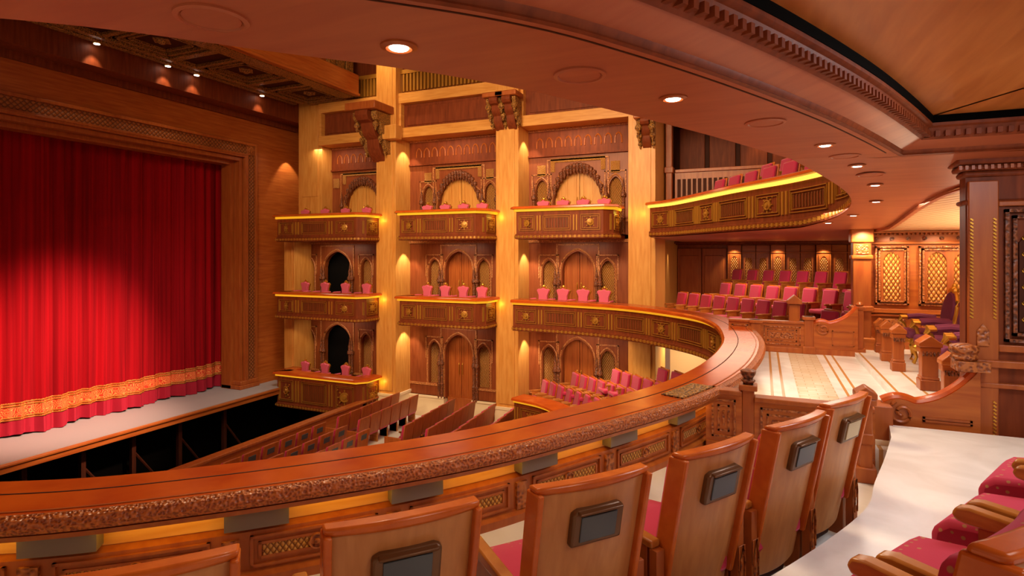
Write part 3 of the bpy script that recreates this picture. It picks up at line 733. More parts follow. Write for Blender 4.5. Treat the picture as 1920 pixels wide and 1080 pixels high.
while s < CP.L[-1]:
    p, n, _ = CP.at(s); m.cbox((p.x+n.x*.25, p.y+n.y*.25, zc+.13), (.035, .07, .05), math.atan2(n.y, n.x)+PI/2); s += .075
x = 1.3
while x < 6: m.cbox((x, 6.35, zc+.13), (.035, .07, .05)); x += .075
struct(m.build('trim_5', 'dark'))
struct(MB().sweep(cp, [(.297, zc+.225), (.297, zc+.3), (.306, zc+.3), (.306, zc+.225)]).build('trim_dark_gap', 'pitblack'))  # black strip standing in for the dark gap between dentils and ceiling

struct(fan(cp, zc+.29).build('ceiling_gallery', 'ceil', smooth=False))
# thin groove line on the soffit
struct(MB().sweep(R3.sub(0, S3-.7)[:0] or [(p-n*.07, n) for p, n in RC.sub(0, RC.L[-1]-.15)], [(0, zc-.003), (0, zc+.01), (.012, zc+.01), (.012, zc-.003)]).build('trim_6', 'vdark'))
# downlights and round grilles in the soffit
def pix(px, py, z):
    d = 1086*z/(474.5-py); off = (px-960)/1086*d; c, s_ = math.cos(math.radians(23.4)), math.sin(math.radians(23.4))
    return off*c-d*s_, off*s_+d*c
def on_soffit(px, py):
    z = .9
    for _ in range(40):
        x, y = pix(px, py, z); z = .5*z+.5*zsof(y)
    return x, y, zsof(y)
DL = [(748, 86), (1262, 183), (1547, 271), (1607, 310), (1641, 346), (1643, 377), (1600, 403), (1553, 417)]
for i, (px, py) in enumerate(DL):
    x, y, z = on_soffit(px, py); z -= .004
    t = thing('recessed_downlight', 'lit round downlight in curved gallery soffit, %s counted from upper left' % ORD[i], 'downlight', (x, y, z), 0, 'downlights along the curved soffit')
    MB().lathe([(.085, .006), (.085, -.004), (.06, -.012), (.052, .0)], (x, y, z), 24).build('trim_ring', 'mahog', t)
    MB().lathe([(.046, -.006), (.04, -.012), (.003, -.014)], (x, y, z), 20).build('lens', 'lamp', t)
    light('downlight_beam', 'SPOT', (x, y, z-.03), 26, (1, .82, .6), .04, (x+.05, y, z-2), 110, .7)
for i, (px, py) in enumerate([(397, 33), (1087, 140), (1435, 229), (1584, 292), (1632, 327)]):
    x, y, z = on_soffit(px, py); z -= .003
    m = MB(); m.lathe([(.14, .005), (.14, -.006), (.12, -.01), (.112, .002), (.11, -.004), (.003, -.005)], (x, y, z), 28)
    tag(m.build('round_ceiling_grille', 'soffit'), 'flat round wooden speaker grille in the soffit, %s counted from upper left' % ORD[i], 'ceiling grille', 'round grilles in the curved soffit')
# ================================================================== FAR GALLERY ROOMS (behind the curved fronts)
# tier 2 back wall Y=25.2
wl = MB(); wl.box(-3.6, 4.2, 25.2, 25.4, -3, .6); struct(wl.build('wall_gallery', 'mahog'))
struct(MB().box(4.2, 9, 25.0, 25.2, -3, .6).build('wall_gallery_right', 'dark'))
struct(MB().box(-3.5, -3.3, 19.7, 25.2, -6.1, 5).build('wall_gallery_left', 'maple'))
m = MB(); m.box(-3.3, 6, 24.2, 25.2, .38, .46); m.box(-3.3, 6, 24.7, 25.2, .33, .38)
struct(m.build('trim_7', 'dark', bev=.02))
for i in range(2):
    x = -3.28+i*.98
    m = MB(); m.box(x, x+.95, 25.08, 25.2, -2.3, .2); m.box(x+.1, x+.85, 25.04, 25.08, -2.1, -.1)
    tag(m.build('wall_panel', 'mahog', bev=.02), '%s of two tall plain dark wood panels behind the middle gallery seats' % ['left', 'right'][i], 'wall panel')
xs = -1.3; lit = (0, 3, 6)
for i in range(9):
    x = xs+i*.53; hot = i in lit
    t = thing('carved_wall_panel', ('%s lamp-lit carved panel' % ORD[lit.index(i)] if hot else '%s shaded carved panel' % ORD[[j for j in range(9) if j not in lit].index(i)])+' behind the middle gallery seats, from left', 'wall panel', (x+.3, 25.1, -2.0), 0, 'carved panels behind middle gallery seats')
    yy = 24.95 if hot else 25.08
    m = MB(); m.box(x, x+.51, yy, 25.2, -2.3, .32); m.box(x-.01, x+.52, yy-.04, yy, .0, .05); m.build('board', 'mahog_flat', t, bev=.015)
    m = MB(); plate(m, x+.08, x+.43, -1.5, -.04, yy-.03, yy, [(x+.255, .26, -1.4, -.35, -.12)]); m.build('arch_frame', 'mahog', t)
    MB().box(x+.125, x+.385, yy-.012, yy-.002, -1.4, -.2).build('carved_grille', 'grille_lit', t)
    if hot: light('wall_washer', 'SPOT', (x+.255, yy-.3, .30), 60, (1, .78, .5), .05, (x+.255, yy+.05, -1.0), 85)
light('column_washer', 'SPOT', (-3.12, 22.5, .36), 80, (1, .82, .55), .03, (-3.3, 22.5, -1.5), 40)
light('gallery_fill', 'AREA', (0, 19, .38), 170, (1, .72, .5), 3, (0, 19, -3))
light('gallery_fill_low', 'AREA', (-4.5, 17.0, -2.6), 30, (1, .8, .55), 1.0, (-4.5, 17, -5))
light('gallery_fill_low', 'AREA', (-2.2, 19.5, -2.7), 70, (1, .85, .6), 1.0, (-2.2, 19.5, -5))
# tiers floor slabs (stepped): rows run along dir D, step outward along Nn
D = Vector((.726, -.688)); Nn = Vector((.688, .726))
def slab(name, p, along0, along1, out0, out1, z0, z1, mat):
    p = Vector(p); q = [p+D*along0+Nn*out0, p+D*along1+Nn*out0, p+D*along1+Nn*out1, p+D*along0+Nn*out1]
    return struct(MB().prism([tuple(v) for v in q], z0, z1).build(name, mat))
slab('floor_gallery', (-3.2, 20.2), .1, 6.6, -1.0, .55, -2.46, -2.3, 'dark')
struct(MB().prism([(p.x+n.x*.15, p.y+n.y*.15) for p, n in R2.sub(R2.L[s_of(R2, -.75, 12.4)], R2.L[s_of(R2, -5.2, 16.45)])]+[(-3.9, 17.4), (-2.9, 18.5), (-2.9, 19.6), (1.5, 15.6), (1.5, 12.4)], -2.44, -2.3).build('floor_gallery', 'dark'))
slab('floor_gallery', (-3.2, 20.2), .2, 7.2, .55, 1.6, -2.46, -2.03, 'dark')
slab('floor_gallery', (-3.2, 20.2), 1.2, 7.2, 1.6, 4.4, -2.46, -1.63, 'dark')
struct(MB().box(-7.1, -3.8, 16.9, 18.6, -2.44, -2.32).build('floor_gallery', 'marble'))
# tier 1 gallery floor
t1p = Vector((-7.0, 18.4))
struct(MB().box(-7.3, -3.8, 16.6, 18.7, -5.5, -5.3).build('floor_low_gallery', 'dark'))
struct(MB().box(-6.3, -.5, 12, 19.5, -5.7, -5.5).build('floor_low_gallery', 'dark'))
struct(MB().box(-3.0, 3, 21.0, 21.1, -6.1, -2.5).build('wall_low_gallery', 'red_stone'))
# tier 3 gallery
struct(MB().prism([(-2.9, 18.2), (-.1, 14.1), (1.9, 11.2), (7, 11), (7, 25), (-2.9, 25)], .5, .66).build('floor_top_gallery', 'marble'))
struct(MB().box(-3.0, 6, 21.3, 21.5, .6, 5).build('wall_top_gallery', 'vdark'))
m = MB(); 
for i in range(6): x = -2.7+i*1.0; m.box(x, x+.85, 21.22, 21.3, 2.0, 4.4)
m.box(-3, 6, 21.15, 21.3, 4.5, 4.8); struct(m.build('trim_8', 'dark', bev=.02))
struct(MB().box(-2.9, 6, 15.8, 21.5, 4.62, 4.75).build('ceiling_top_gallery', 'soffit'))
t = thing('gallery_partition', 'low slatted wood partition behind top gallery seats', 'partition', (-1, 19.6, .66))
m = MB(); m.box(-2.64, 3, 19.5, 19.6, .66, 2.62); m.box(-2.62, 3, 19.44, 19.66, 2.62, 2.72); m.build('frame', 'mahog', t, bev=.01)
m = MB()
for i in range(26): m.box(-2.55+i*.16, -2.45+i*.16, 19.46, 19.5, 1.4, 2.4)
m.build('slat', 'vdark', t)
m = MB(); m.box(-2.9, -2.7, 19.3, 19.6, .66, 4.6); m.box(-2.94, -2.66, 19.26, 19.64, 2.6, 2.8); tag(m.build('wood_post', 'mahog', bev=.02), 'square wood post at left of top gallery beside the right pillar', 'post')
light('top_gallery_wash', 'SPOT', (0.0, 20.6, 4.4), 60, (1, .62, .3), .1, (0.3, 21.3, 2.4), 80)
light('top_gallery_fill', 'AREA', (0, 17, 4.5), 60, (1, .66, .4), 2, (0, 17, 0))
t = thing('recessed_downlight', 'tiny lit downlight in ceiling of the top gallery', 'downlight', (-1.35, 20.0, 4.6))
MB().lathe([(.1, 0), (.1, .02)], (-1.35, 20.0, 4.6), 16).build('lens', 'lamp', t)

# ================================================================== VIP BOX
struct(MB().box(-.2, 1.55, 6.55, 13.1, -2.1, -1.9).build('floor_royal_box', 'marble_inlay'))
struct(MB().box(1.55, 9, 6.9, 13.3, -2.1, -1.82).build('floor_royal_box_step', 'marble_inlay'))
wl = MB(); wl.box(1.62, 9, 13.0, 13.2, -2.1, .8); struct(wl.build('wall_royal_box', 'mahog_flat'))
struct(MB().box(8, 8.2, 6, 13.2, -2.1, 2).build('wall_royal_box_back', 'mahog_flat'))
m = MB(); m.box(1.6, 8, 12.8, 13.0, .42, .5); m.box(1.6, 8, 12.86, 13.0, .38, .42)
x = 1.65
while x < 7: m.box(x, x+.03, 12.9, 13.0, .34, .38); x += .07
m.box(1.6, 8, 12.93, 13.0, .17, .21); m.box(1.6, 8, 12.92, 13.0, -1.14, -1.06); m.box(1.6, 8, 12.94, 13.0, -1.2, -1.16)
struct(m.build('trim_9', 'mahog_flat', bev=.008))
x0_ = 2.0
pc = [(1.98, 2.52, 1), (2.68, 4.05, 3), (4.25, 5.6, 3)]
for pi, (a, b, n) in enumerate(pc):
    t = thing('arched_screen_panel', ['narrow single-arch carved wall panel beside the lit column', 'wide triple-arch carved wall panel behind the plum armchairs', 'carved wall panel hidden behind the large pier'][pi], 'wall panel', ((a+b)/2, 12.95, -.9))
    m = MB()
    for q in (0, .05):
        m.box(a+q, b-q, 12.93-q*.3, 13.0, -.98+q, -.95+q); m.box(a+q, b-q, 12.93-q*.3, 13.0, .10-q, .13-q); m.box(a+q, a+q+.03, 12.93-q*.3, 13.0, -.98+q, .13-q); m.box(b-q-.03, b-q, 12.93-q*.3, 13.0, -.98+q, .13-q)
    m.build('frame', 'carve', t)
    w_ = (b-a-.16)/n
    for k in range(n):
        cx = a+.08+w_*(k+.5); m = MB(); plate(m, cx-w_/2, cx+w_/2, -.92, .07, 12.95, 12.99, [(cx, w_*.74, -.9, -.16, .02)]); m.build('arch_board', 'mahog', t)
        MB().box(cx-w_*.37, cx+w_*.37, 12.978, 12.995, -.9, .02).build('grille', 'grille_lit', t)
    m = MB(); m.box(a+.04, b-.04, 12.95, 13.0, -1.6, -1.25); m.build('lower_panel', 'carve', t, bev=.01)
x = 2.0; m = MB()
while x < 6: m.M = Matrix.Translation((x, 13.0, .275)) @ Matrix.Rotation(PI/2, 4, 'X'); m.lathe([(.035, 0), (.035, .03), (.02, .035), (.003, .04)], (0, 0, 0), 10); m.M = None; x += .26
tag(m.build('rosette_frieze', 'carve_dk'), 'row of carved rosettes along the top of the orange royal box wall', 'frieze')
t = thing('square_column', 'slim square lit column at left end of the orange carved wall', 'column', (1.72, 12.85, -1.9))
m = MB(); m.box(1.58, 1.88, 12.7, 13.0, -1.82, .5); m.build('shaft', 'mahog', t, bev=.015)
m = MB(); m.box(1.54, 1.92, 12.66, 13.0, .2, .46); m.box(1.55, 1.91, 12.67, 13.0, -.12, -.04); m.box(1.54, 1.92, 12.66, 13.0, -1.1, -1.0); m.box(1.52, 1.94, 12.64, 13.0, -1.85, -1.6); m.build('capital_bands', 'mahog_flat', t, bev=.02)
MB().box(1.63, 1.83, 12.685, 12.7, -.02, .16).build('carved_block', 'carve', t)
for i, x in enumerate((1.75, 2.3, 3.0, 3.7, 4.4)): light('royal_wall_washer', 'SPOT', (x, 12.35, .42), 105, (1, .76, .45), .05, (x, 13.0, -.5), 100)
light('royal_box_light', 'AREA', (1.6, 9.8, .66), 130, (1, .88, .72), 2.2, (1.6, 9.8, -2))
light('royal_box_light', 'AREA', (4.2, 10.3, .6), 60, (1, .84, .66), 1.5, (4.2, 10.3, -2))
# royal box lattice ceiling and its curved edge
cl = Path([(1.95, 13), (1.95, 11), (1.95, 9.2), (2.1, 8.2), (2.6, 7.55), (3.2, 7.35), (9, 7.3)], True)
gv = []; gf = []; Yl = [7.3+.3*k for k in range(20)]
for yy in Yl:
    xl = min((p.x for p in cl.p if abs(p.y-yy) < .12), default=1.95)
    for x in (xl, 9): gv.append((x, yy, zsof(yy)-.03))
for k in range(19): gf.append((2*k, 2*k+1, 2*k+3, 2*k+2))
struct(MB().add(gv, gf).build('ceiling_royal_box', 'ceil_lat'))
struct(MB().sweep(cl.sub(0, cl.L[-1]), [(0, -.05, 1), (0, .0, 1), (-.06, .0, 1), (-.06, -.05, 1)], lambda p: zsof(p.y)).build('trim_10', 'soffit'))
light('royal_ceiling_fill', 'AREA', (3.6, 10.2, -.6), 90, (1, .8, .55), 1.6, (3.6, 10.2, 3))  # added unseen light, brightens the lattice ceiling from below
# pier at right
t = thing('carved_pier', 'massive carved wood pier with gold edging at right edge of photo', 'pillar', (3, 7.4, -1.85))
m = MB(); m.box(1.83, 5, 7.0, 7.18, -2.1, .95); m.build('shaft', 'dark', t)
m = MB(); m.box(1.84, 2.08, 6.95, 7.0, -1.85, .7); m.box(2.08, 5, 6.96, 7.0, -.95, -.88); m.box(2.08, 5, 6.96, 7.0, .45, .5)
m.box(1.8, 5, 6.92, 7.0, -1.1, -1.03); m.box(1.82, 5, 6.94, 7.0, -1.3, -1.25); m.build('face_panels', 'mahog', t, bev=.01)
m = MB()
for (a, b, c, d) in ((.95, .86, .0, .09), (.86, .8, .0, .06), (.8, .74, 0, .03), (.52, .47, 0, .03)):
    m.box(1.83-d, 5, 7.0-d, 7.18+d, b, a)
x = 1.75
m.build('capital', 'dark', t, bev=.03)
m = MB(); x = 1.76
while x < 3.4: m.box(x, x+.025, 6.92, 6.95, .81, .85); x += .05
m.build('dentils', 'mahog', t)
def rope(mb, x, z0, z1):
    z = z0; k = 0
    while z < z1: mb.cbox((x, 6.945, z), (.03, .02, .014), 0, 0, .7); z += .035
m = MB(); rope(m, 1.865, -.62, .34); rope(m, 2.045, -.62, .34); rope(m, 1.865, -1.75, -1.42); rope(m, 2.045, -1.75, -1.42); m.build('gold_rope_edging', 'gold', t)
m = MB()
for q in (0, .06):
    m.box(2.13+q, 2.16+q, 6.95, 7.0, -.85+q, .42-q); m.box(2.13+q, 3.3, 6.95, 7.0, -.85+q, -.82+q); m.box(2.13+q, 3.3, 6.95, 7.0, .39-q, .42-q)
m.build('carved_frame', 'carve_dk', t)
m = MB(); m.prism([(2.24, -.75), (2.62, -.75), (2.62, .1), (2.43, .32), (2.24, .1)], 6.97, 7.0, 'y'); m.build('carved_field', 'vdark', t)
m = MB()
for k in range(6):
    z = -.68+k*.155
    for sx in (-1, 1):
        pts = [(2.32+sx*.045*math.sin(a*.9)+.03*math.cos(a), 6.965, z+.02*a) for a in [j*.5 for j in range(9)]]; m.tube(pts, .008, 5)
m.build('gold_arabesque', 'gold', t)
m = MB(); m.box(1.82, 5, 6.93, 7.0, -1.85, -1.78); m.box(1.8, 5, 6.9, 7.0, -2.1, -1.85); m.build('plinth', 'mahog', t, bev=.015)
MB().prism([(1.905, -.9), (2.005, -.9), (2.005, -.75), (1.955, -.68), (1.905, -.75)], 6.935, 6.95, 'y').build('carved_motif', 'carve', t, bev=.005)

# balustrades
def newel(mb, x, y, z0, z1, w=.1, vase=False):
    mb.box(x-w, x+w, y-w, y+w, z0, z1); mb.box(x-w-.03, x+w+.03, y-w-.03, y+w+.03, z0, z0+.14); mb.box(x-w-.03, x+w+.03, y-w-.03, y+w+.03, z1-.06, z1)
def panelled(t, x0, x1, y, z0, z1, n, face=-1):
    MB().box(x0, x1, y-.06, y+.06, z0, z1-.02).build('board', 'mahog_flat', t)
    MB().box(x0, x1, y-.09, y+.09, z1-.05, z1).build('top_rail', 'mahog', t, bev=.01); MB().box(x0, x1, y-.08, y+.08, z0, z0+.1).build('skirting', 'mahog', t, bev=.01)
    w_ = (x1-x0)/n
    for k in range(n):
        m = MB(); a, b = x0+w_*k+.06, x0+w_*(k+1)-.06
        for q in (0, .06):
            ys = (y-.08+q*.2, y-.05)
            m.box(a+q, b-q, *ys, z0+.15+q, z0+.17+q); m.box(a+q, b-q, *ys, z1-.12-q, z1-.1-q); m.box(a+q, a+q+.02, *ys, z0+.15+q, z1-.1-q); m.box(b-q-.02, b-q, *ys, z0+.15+q, z1-.1-q)
        m.box(a+.11, b-.11, y-.07, y-.05, z0+.27, z1-.22); m.build('panel', 'carve', t)
# near balustrade between foreground seats and royal box
t = thing('near_balustrade', 'panelled wood balustrade behind the foreground seats, in front of marble floor', 'balustrade', (.2, 6.6, -2.1))
panelled(t, -.56, -.2, 6.6, -2.1, -1.45, 1); panelled(t, -.08, 1.0, 6.6, -2.1, -1.5, 1)
m = MB(); newel(m, -.14, 6.6, -2.1, -1.38, .06); m.build('newel', 'mahog', t, bev=.01)
m = MB(); m.lathe([(.04, 0), (.07, .03), (.07, .045), (.045, .06), (.07, .1), (.08, .14), (.06, .15)], (-.14, 6.6, -1.38), 12); m.build('finial', 'carve_dk', t)
t = thing('carved_newel', 'carved square newel post at end of the first foreground seat row', 'post', (.866, 6.2, -2.1))
m = MB(); newel(m, .866, 6.2, -2.1, -1.33, .055); m.box(.8, .93, 6.13, 6.27, -1.75, -1.65); m.build('shaft', 'mahog', t, bev=.012)
m = MB(); m.prism([(.776, -1.33), (.956, -1.33), (.956, -1.28), (.866, -1.22), (.776, -1.28)], 6.11, 6.29, 'y'); m.build('cap', 'mahog', t, bev=.01)
# scroll balustrade near pier
def scroll_rail(t, y, xa, xb, z0, zl, zh, flip=1):
    n = 30; top = []
    for k in range(n+1):
        u = k/n; x = xa+(xb-xa)*u
        z = zl+(zh-zl)*(0 if u < .12 else ((u-.12)/.88)**2.6)
        if u < .35: z += .05*math.sin(PI*u/.35)
        top.append((x, z))
    MB().prism([(xa, z0)]+top+[(xb, z0)], y-.06, y+.06, 'y').build('board', 'mahog_flat', t)
    pts = [(x, y, z+.01) for x, z in top]
    m = MB(); m.tube(pts, .05, 10); m.build('curved_rail', 'rail', t)
    m = MB(); a = []
    for j in range(30):
        th = j*.32; r = .12*(1-j/34); a.append((xa+.16*(1 if xb > xa else -1)+r*math.cos(th+2), y-.075, zl-.08+r*math.sin(th+2)))
    m.tube(a, .018, 6); m.build('spiral_scroll', 'mahog', t)
    m = MB(); s_ = 1 if xb > xa else -1; L = abs(xb-xa); xx = sorted((xa+s_*.42*L, xb-s_*.08*L)); m.box(*xx, y-.075, y-.05, z0+.18, z0+.2); m.box(*xx, y-.075, y-.05, zl-.12, zl-.1); m.box(xx[0], xx[0]+.02, y-.075, y-.05, z0+.18, zl-.1); m.box(xx[1]-.02, xx[1], y-.075, y-.05, z0+.18, zl-.1); m.box(min(xa, xb), max(xa, xb), y-.08, y+.08, z0, z0+.1); m.build('panel_moulding', 'mahog', t)
t = thing('scroll_balustrade', 'low wood balustrade with curved scroll rail rising to large pier', 'balustrade', (1.5, 6.95, -1.85))
scroll_rail(t, 6.95, 1.12, 1.92, -1.85, -1.52, -1.12)
m = MB(); m.box(.9, 1.18, 6.72, 7.03, -2.1, -1.52); m.build('end_post', 'mahog', t, bev=.01)
m = MB(); m.box(1.72, 1.98, 6.8, 7.05, -1.14, -1.04); m.lathe([(.1, 0), (.12, .03), (.1, .06), (.13, .1), (.12, .14), (.05, .16)], (1.8, 6.93, -1.04), 12); m.build('carved_cap', 'carve', t, bev=.01)
struct(MB().box(.9, 4, 6.7, 7.1, -2.1, -1.85).build('trim_11', 'stone', bev=.01))
# far balustrade
t = thing('far_balustrade', 'panelled wood balustrade on far side of marble floor below pink seats', 'balustrade', (.5, 12.3, -1.9))
panelled(t, -.62, -.2, 12.3, -1.9, -1.3, 1); panelled(t, -.04, .72, 12.3, -1.9, -1.3, 1)
m = MB(); newel(m, -.12, 12.3, -1.9, -1.3, .09); m.build('newel', 'mahog', t, bev=.01); m = MB(); newel(m, .8, 12.3, -1.9, -1.2, .08); m.build('newel', 'mahog', t, bev=.01)
t = thing('far_scroll_balustrade', 'scroll-topped wood balustrade at foot of lit square column', 'balustrade', (1.2, 12.3, -1.9))
scroll_rail(t, 12.3, .88, 1.6, -1.9, -1.34, -1.0)
m = MB(); newel(m, 1.64, 12.35, -1.9, -.98, .06); m.lathe([(.05, 0), (.07, .03), (.02, .08)], (1.64, 12.35, -.98), 8); m.build('newel', 'mahog', t, bev=.01)
t = thing('gabled_post', 'gable-topped wood post among the front pink seats of middle gallery', 'post', (.6, 13.3, -2.3))
m = MB(); m.box(.5, .7, 13.2, 13.4, -2.3, -1.05); m.prism([(.46, -1.05), (.74, -1.05), (.74, -.98), (.6, -.86), (.46, -.98)], 13.16, 13.44, 'y'); m.build('body', 'mahog', t, bev=.01)
# row of gabled pedestals
gl = ['farthest of the gable-topped posts by the armchairs', 'second farthest gable-topped post on marble step', 'middle gable-topped post on marble step', 'large near gable-topped post on marble step', 'nearest small gable-topped post beside scroll rail']
for i, (x, y, h, w_) in enumerate(((1.98, 12.45, .52, .085), (1.92, 11.5, .58, .085), (1.92, 10.6, .62, .09), (2.03, 9.3, .62, .115), (2.02, 8.3, .55, .09))):
    t = thing('gabled_post', gl[i], 'post', (x, y, -1.82), 0, None)
    m = MB(); z = -1.82; m.box(x-w_*.8, x+w_*.8, y-w_*.8, y+w_*.8, z+.14, z+h-.1); m.build('shaft', 'mahog', t, bev=.01)
    m = MB(); m.box(x-w_, x+w_, y-w_, y+w_, z, z+.14); m.box(x-w_*.9, x+w_*.9, y-w_*.9, y+w_*.9, z+.14, z+.18); m.build('base', 'mahog', t, bev=.01)
    m = MB(); m.box(x-w_, x+w_, y-w_, y+w_, z+h-.12, z+h-.04); m.prism([(x-w_*1.15, z+h-.04), (x+w_*1.15, z+h-.04), (x+w_*1.15, z+h+.01), (x, z+h+.11), (x-w_*1.15, z+h+.01)], y-w_*1.15, y+w_*1.15, 'y'); m.build('gabled_cap', 'mahog_flat', t, bev=.01)
    m = MB()
    for k in range(5): m.box(x-w_*.8+w_*.36*k, x-w_*.8+w_*.36*k+.02, y-w_-.01, y-w_+.01, z+h-.16, z+h-.1)
    m.build('dentils', 'carve_dk', t)
# ================================================================== SEATS (facing local +Y, origin on floor)
def cushion(w, d, h, r=.04):
    m = MB(); nx, ny = 8, 8; vs = []; fs = []
    return m
def rb(mb, x0, x1, y0, y1, z0, z1): mb.box(x0, x1, y0, y1, z0, z1); return mb
def make_small_seat(name, label, col, screen):
    t = thing(name, label, 'theatre seat', (0, 0, 0)); t.location = (0, 0, -50)
    def B(mb, nm, mat, p=t, bev=.02): return mb.build(nm, mat, p, bev=bev, local=True)
    B(MB().box(-.25, .25, -.22, .27, .36, .48), 'seat', col, bev=.04)
    m = MB(); m.cbox((0, -.2, .73), (.48, .09, .56), 0, .16); B(m, 'backrest', col, bev=.035)
    m = MB(); m.cbox((0, -.262, .73), (.50, .035, .62), 0, .16); B(m, 'back_shell', 'mahog' if screen else 'seatedge', bev=.012)
    for sx in (-1, 1):
        m = MB(); m.box(sx*.29-.03, sx*.29+.03, -.2, .22, .6, .65); m.box(sx*.29-.02, sx*.29+.02, -.14, .16, 0, .6); B(m, 'armrest', 'armwood', bev=.01)
    if screen:
        m = MB(); m.cbox((0, -.3, .85), (.24, .02, .15), 0, .16); B(m, 'screen', 'screen', bev=.005)
    return t
seat_pink = make_small_seat('theatre_chair', '', 'pink', False)
seat_stall = make_small_seat('stalls_chair', '', 'pink', True)
seat_plain = make_small_seat('stalls_chair', '', 'pink', True)
for ch in list(seat_plain.children):
    if ch.name.startswith('screen'): bpy.data.objects.remove(ch)
def row(proto, p0, p1, n, z, face, lab, grp, dz=0):
    a, b = Vector(p0), Vector(p1)
    for i in range(n):
        p = a.lerp(b, i/(n-1) if n > 1 else 0)
        place(proto, p.x, p.y, z+dz*i, face, lab % ORD[i], grp)
FD = (-.80, -.60)
# middle gallery
row(seat_pink, (-2.6, 19.45), (.65, 16.6), 9, -2.3, FD, '%s pink seat from left in front row of the middle gallery', 'front row seats of middle gallery')
row(seat_pink, (-1.33, 20.6), (2.0, 17.5), 8, -2.02, FD, '%s pink seat from left in second row of the middle gallery', 'second row seats of middle gallery')
row(seat_pink, (-1.05, 22.9), (2.65, 20.9), 8, -1.62, FD, '%s dark pink seat from left in back row of middle gallery', 'back row seats of middle gallery')
row(seat_pink, (1.2, 14.6), (1.9, 13.75), 3, -2.3, FD, '%s pink seat from left in shade behind the scroll balustrade', 'seats behind far scroll balustrade')
# lowest gallery
row(seat_pink, (-6.9, 18.2), (-4.35, 16.35), 8, -5.3, FD, '%s pink seat from left in front row of lowest gallery', 'front row of lowest gallery')
row(seat_pink, (-5.75, 17.9), (-3.3, 16.1), 8, -4.9, FD, '%s pink seat from left in second row of lowest gallery', 'second row of lowest gallery')
row(seat_pink, (-4.25, 17.2), (-2.75, 15.9), 5, -4.55, FD, '%s pink seat from left in third row of lowest gallery', 'third row of lowest gallery')
row(seat_pink, (-2.75, 16.4), (-1.9, 15.7), 3, -4.25, FD, '%s pink seat from left in the last row of lowest gallery', 'last row of lowest gallery')
def ss(p, a0, a1, o0, o1, z0, z1):
    return slab('floor_low_step', p, a0, a1, o0, o1, z0, z1, 'dark')
DD = (Vector((-4.35, 16.35))-Vector((-6.9, 18.2))).normalized(); NN = Vector((-DD.y, DD.x))
def ss2(p, a0, a1, o0, o1, z0, z1):
    p = Vector(p); q = [p+DD*a0+NN*o0, p+DD*a1+NN*o0, p+DD*a1+NN*o1, p+DD*a0+NN*o1]
    struct(MB().prism([tuple(v) for v in q], z0, z1).build('floor_low_step', 'dark'))
ss2((-5.75, 17.9), -.3, 3.4, -.36, .5, -5.48, -4.9); ss2((-4.25, 17.2), -.3, 2.4, -.36, .5, -5.48, -4.55); ss2((-2.75, 16.4), -.3, 2.2, -.45, .6, -5.48, -4.25)
# top gallery
row(seat_pink, (-1.25, 16.4), (.75, 12.95), 6, .96, (-.86, -.5), '%s pink seat from left in front row of top gallery', 'front row of top gallery')
row(seat_pink, (-.1, 16.5), (1.25, 13.8), 4, 1.32, (-.88, -.46), '%s pink seat from left in raised second row of top gallery', 'second row of top gallery')
struct(MB().prism([(-1.75, 16.7), (.6, 12.5), (1.9, 13.2), (-.5, 17.4)], .66, .96).build('floor_top_step', 'dark'))
struct(MB().prism([(-.55, 16.6), (1.0, 13.5), (2.4, 14.0), (.6, 17.4)], .96, 1.32).build('floor_top_step', 'dark'))
# stalls: rows along Y facing the stage (-X)
for ri, x in enumerate((-12.35, -11.55)):
    row(seat_plain, (x, 14.6), (x-.1, 17.5), 6, -6.1, (-1, 0), '%s wooden-backed stalls seat from aisle in '+['front', 'second'][ri]+' side row by pit rail', 'side stalls seats before the cross aisle')
for ri, x in enumerate((-12.35, -11.55, -10.75)):
    row(seat_stall, (x+.1, 10.3), (x, 13.5), 6, -6.1, (-1, 0), '%s centre stalls seat with screen in '+['row nearest the pit', 'second row from pit', 'third row from pit'][ri], 'centre stalls seats')
for ri, x in enumerate((-10.0, -9.2, -8.4, -7.6, -6.8)):
    row(seat_plain, (x+.05, 14.6), (x-.15, 17.5), 6, -6.1, (-1, 0), '%s wood-backed stalls seat from aisle in '+ORD[ri]+' row right of the pale cross aisle', 'side stalls seats behind the cross aisle')
# row end panels
for ri, x in enumerate((-12.35, -11.55, -10.0, -9.2, -8.4, -7.6)):
    t = thing('row_end_panel', 'wooden row end panel of %s visible side stalls row from pit' % ORD[ri], 'row end', (x, 14.25, -6.1), 0, 'row end panels')
    MB().box(x-.28, x+.3, 14.22, 14.27, -6.1, -5.42).build('panel', 'mahog', t, bev=.02)
    MB().cbox((x, 14.21, -5.7), (.07, .02, .07)).build('brass_plate', 'gold', t, bev=.01)
# pit parapet
t = thing('pit_parapet', 'long low wooden parapet between the dark pit and stalls seats', 'parapet', (-13.05, 12, -6.1))
MB().box(-13.2, -13.05, 5, 18.2, -6.1, -5.35).build('board', 'mahog_flat', t)
MB().box(-13.28, -12.98, 5, 18.2, -5.35, -5.27).build('cap', 'mahog', t, bev=.02)
MB().box(-13.24, -13.2, 5, 18.2, -5.6, -5.55).build('moulding', 'mahog', t)
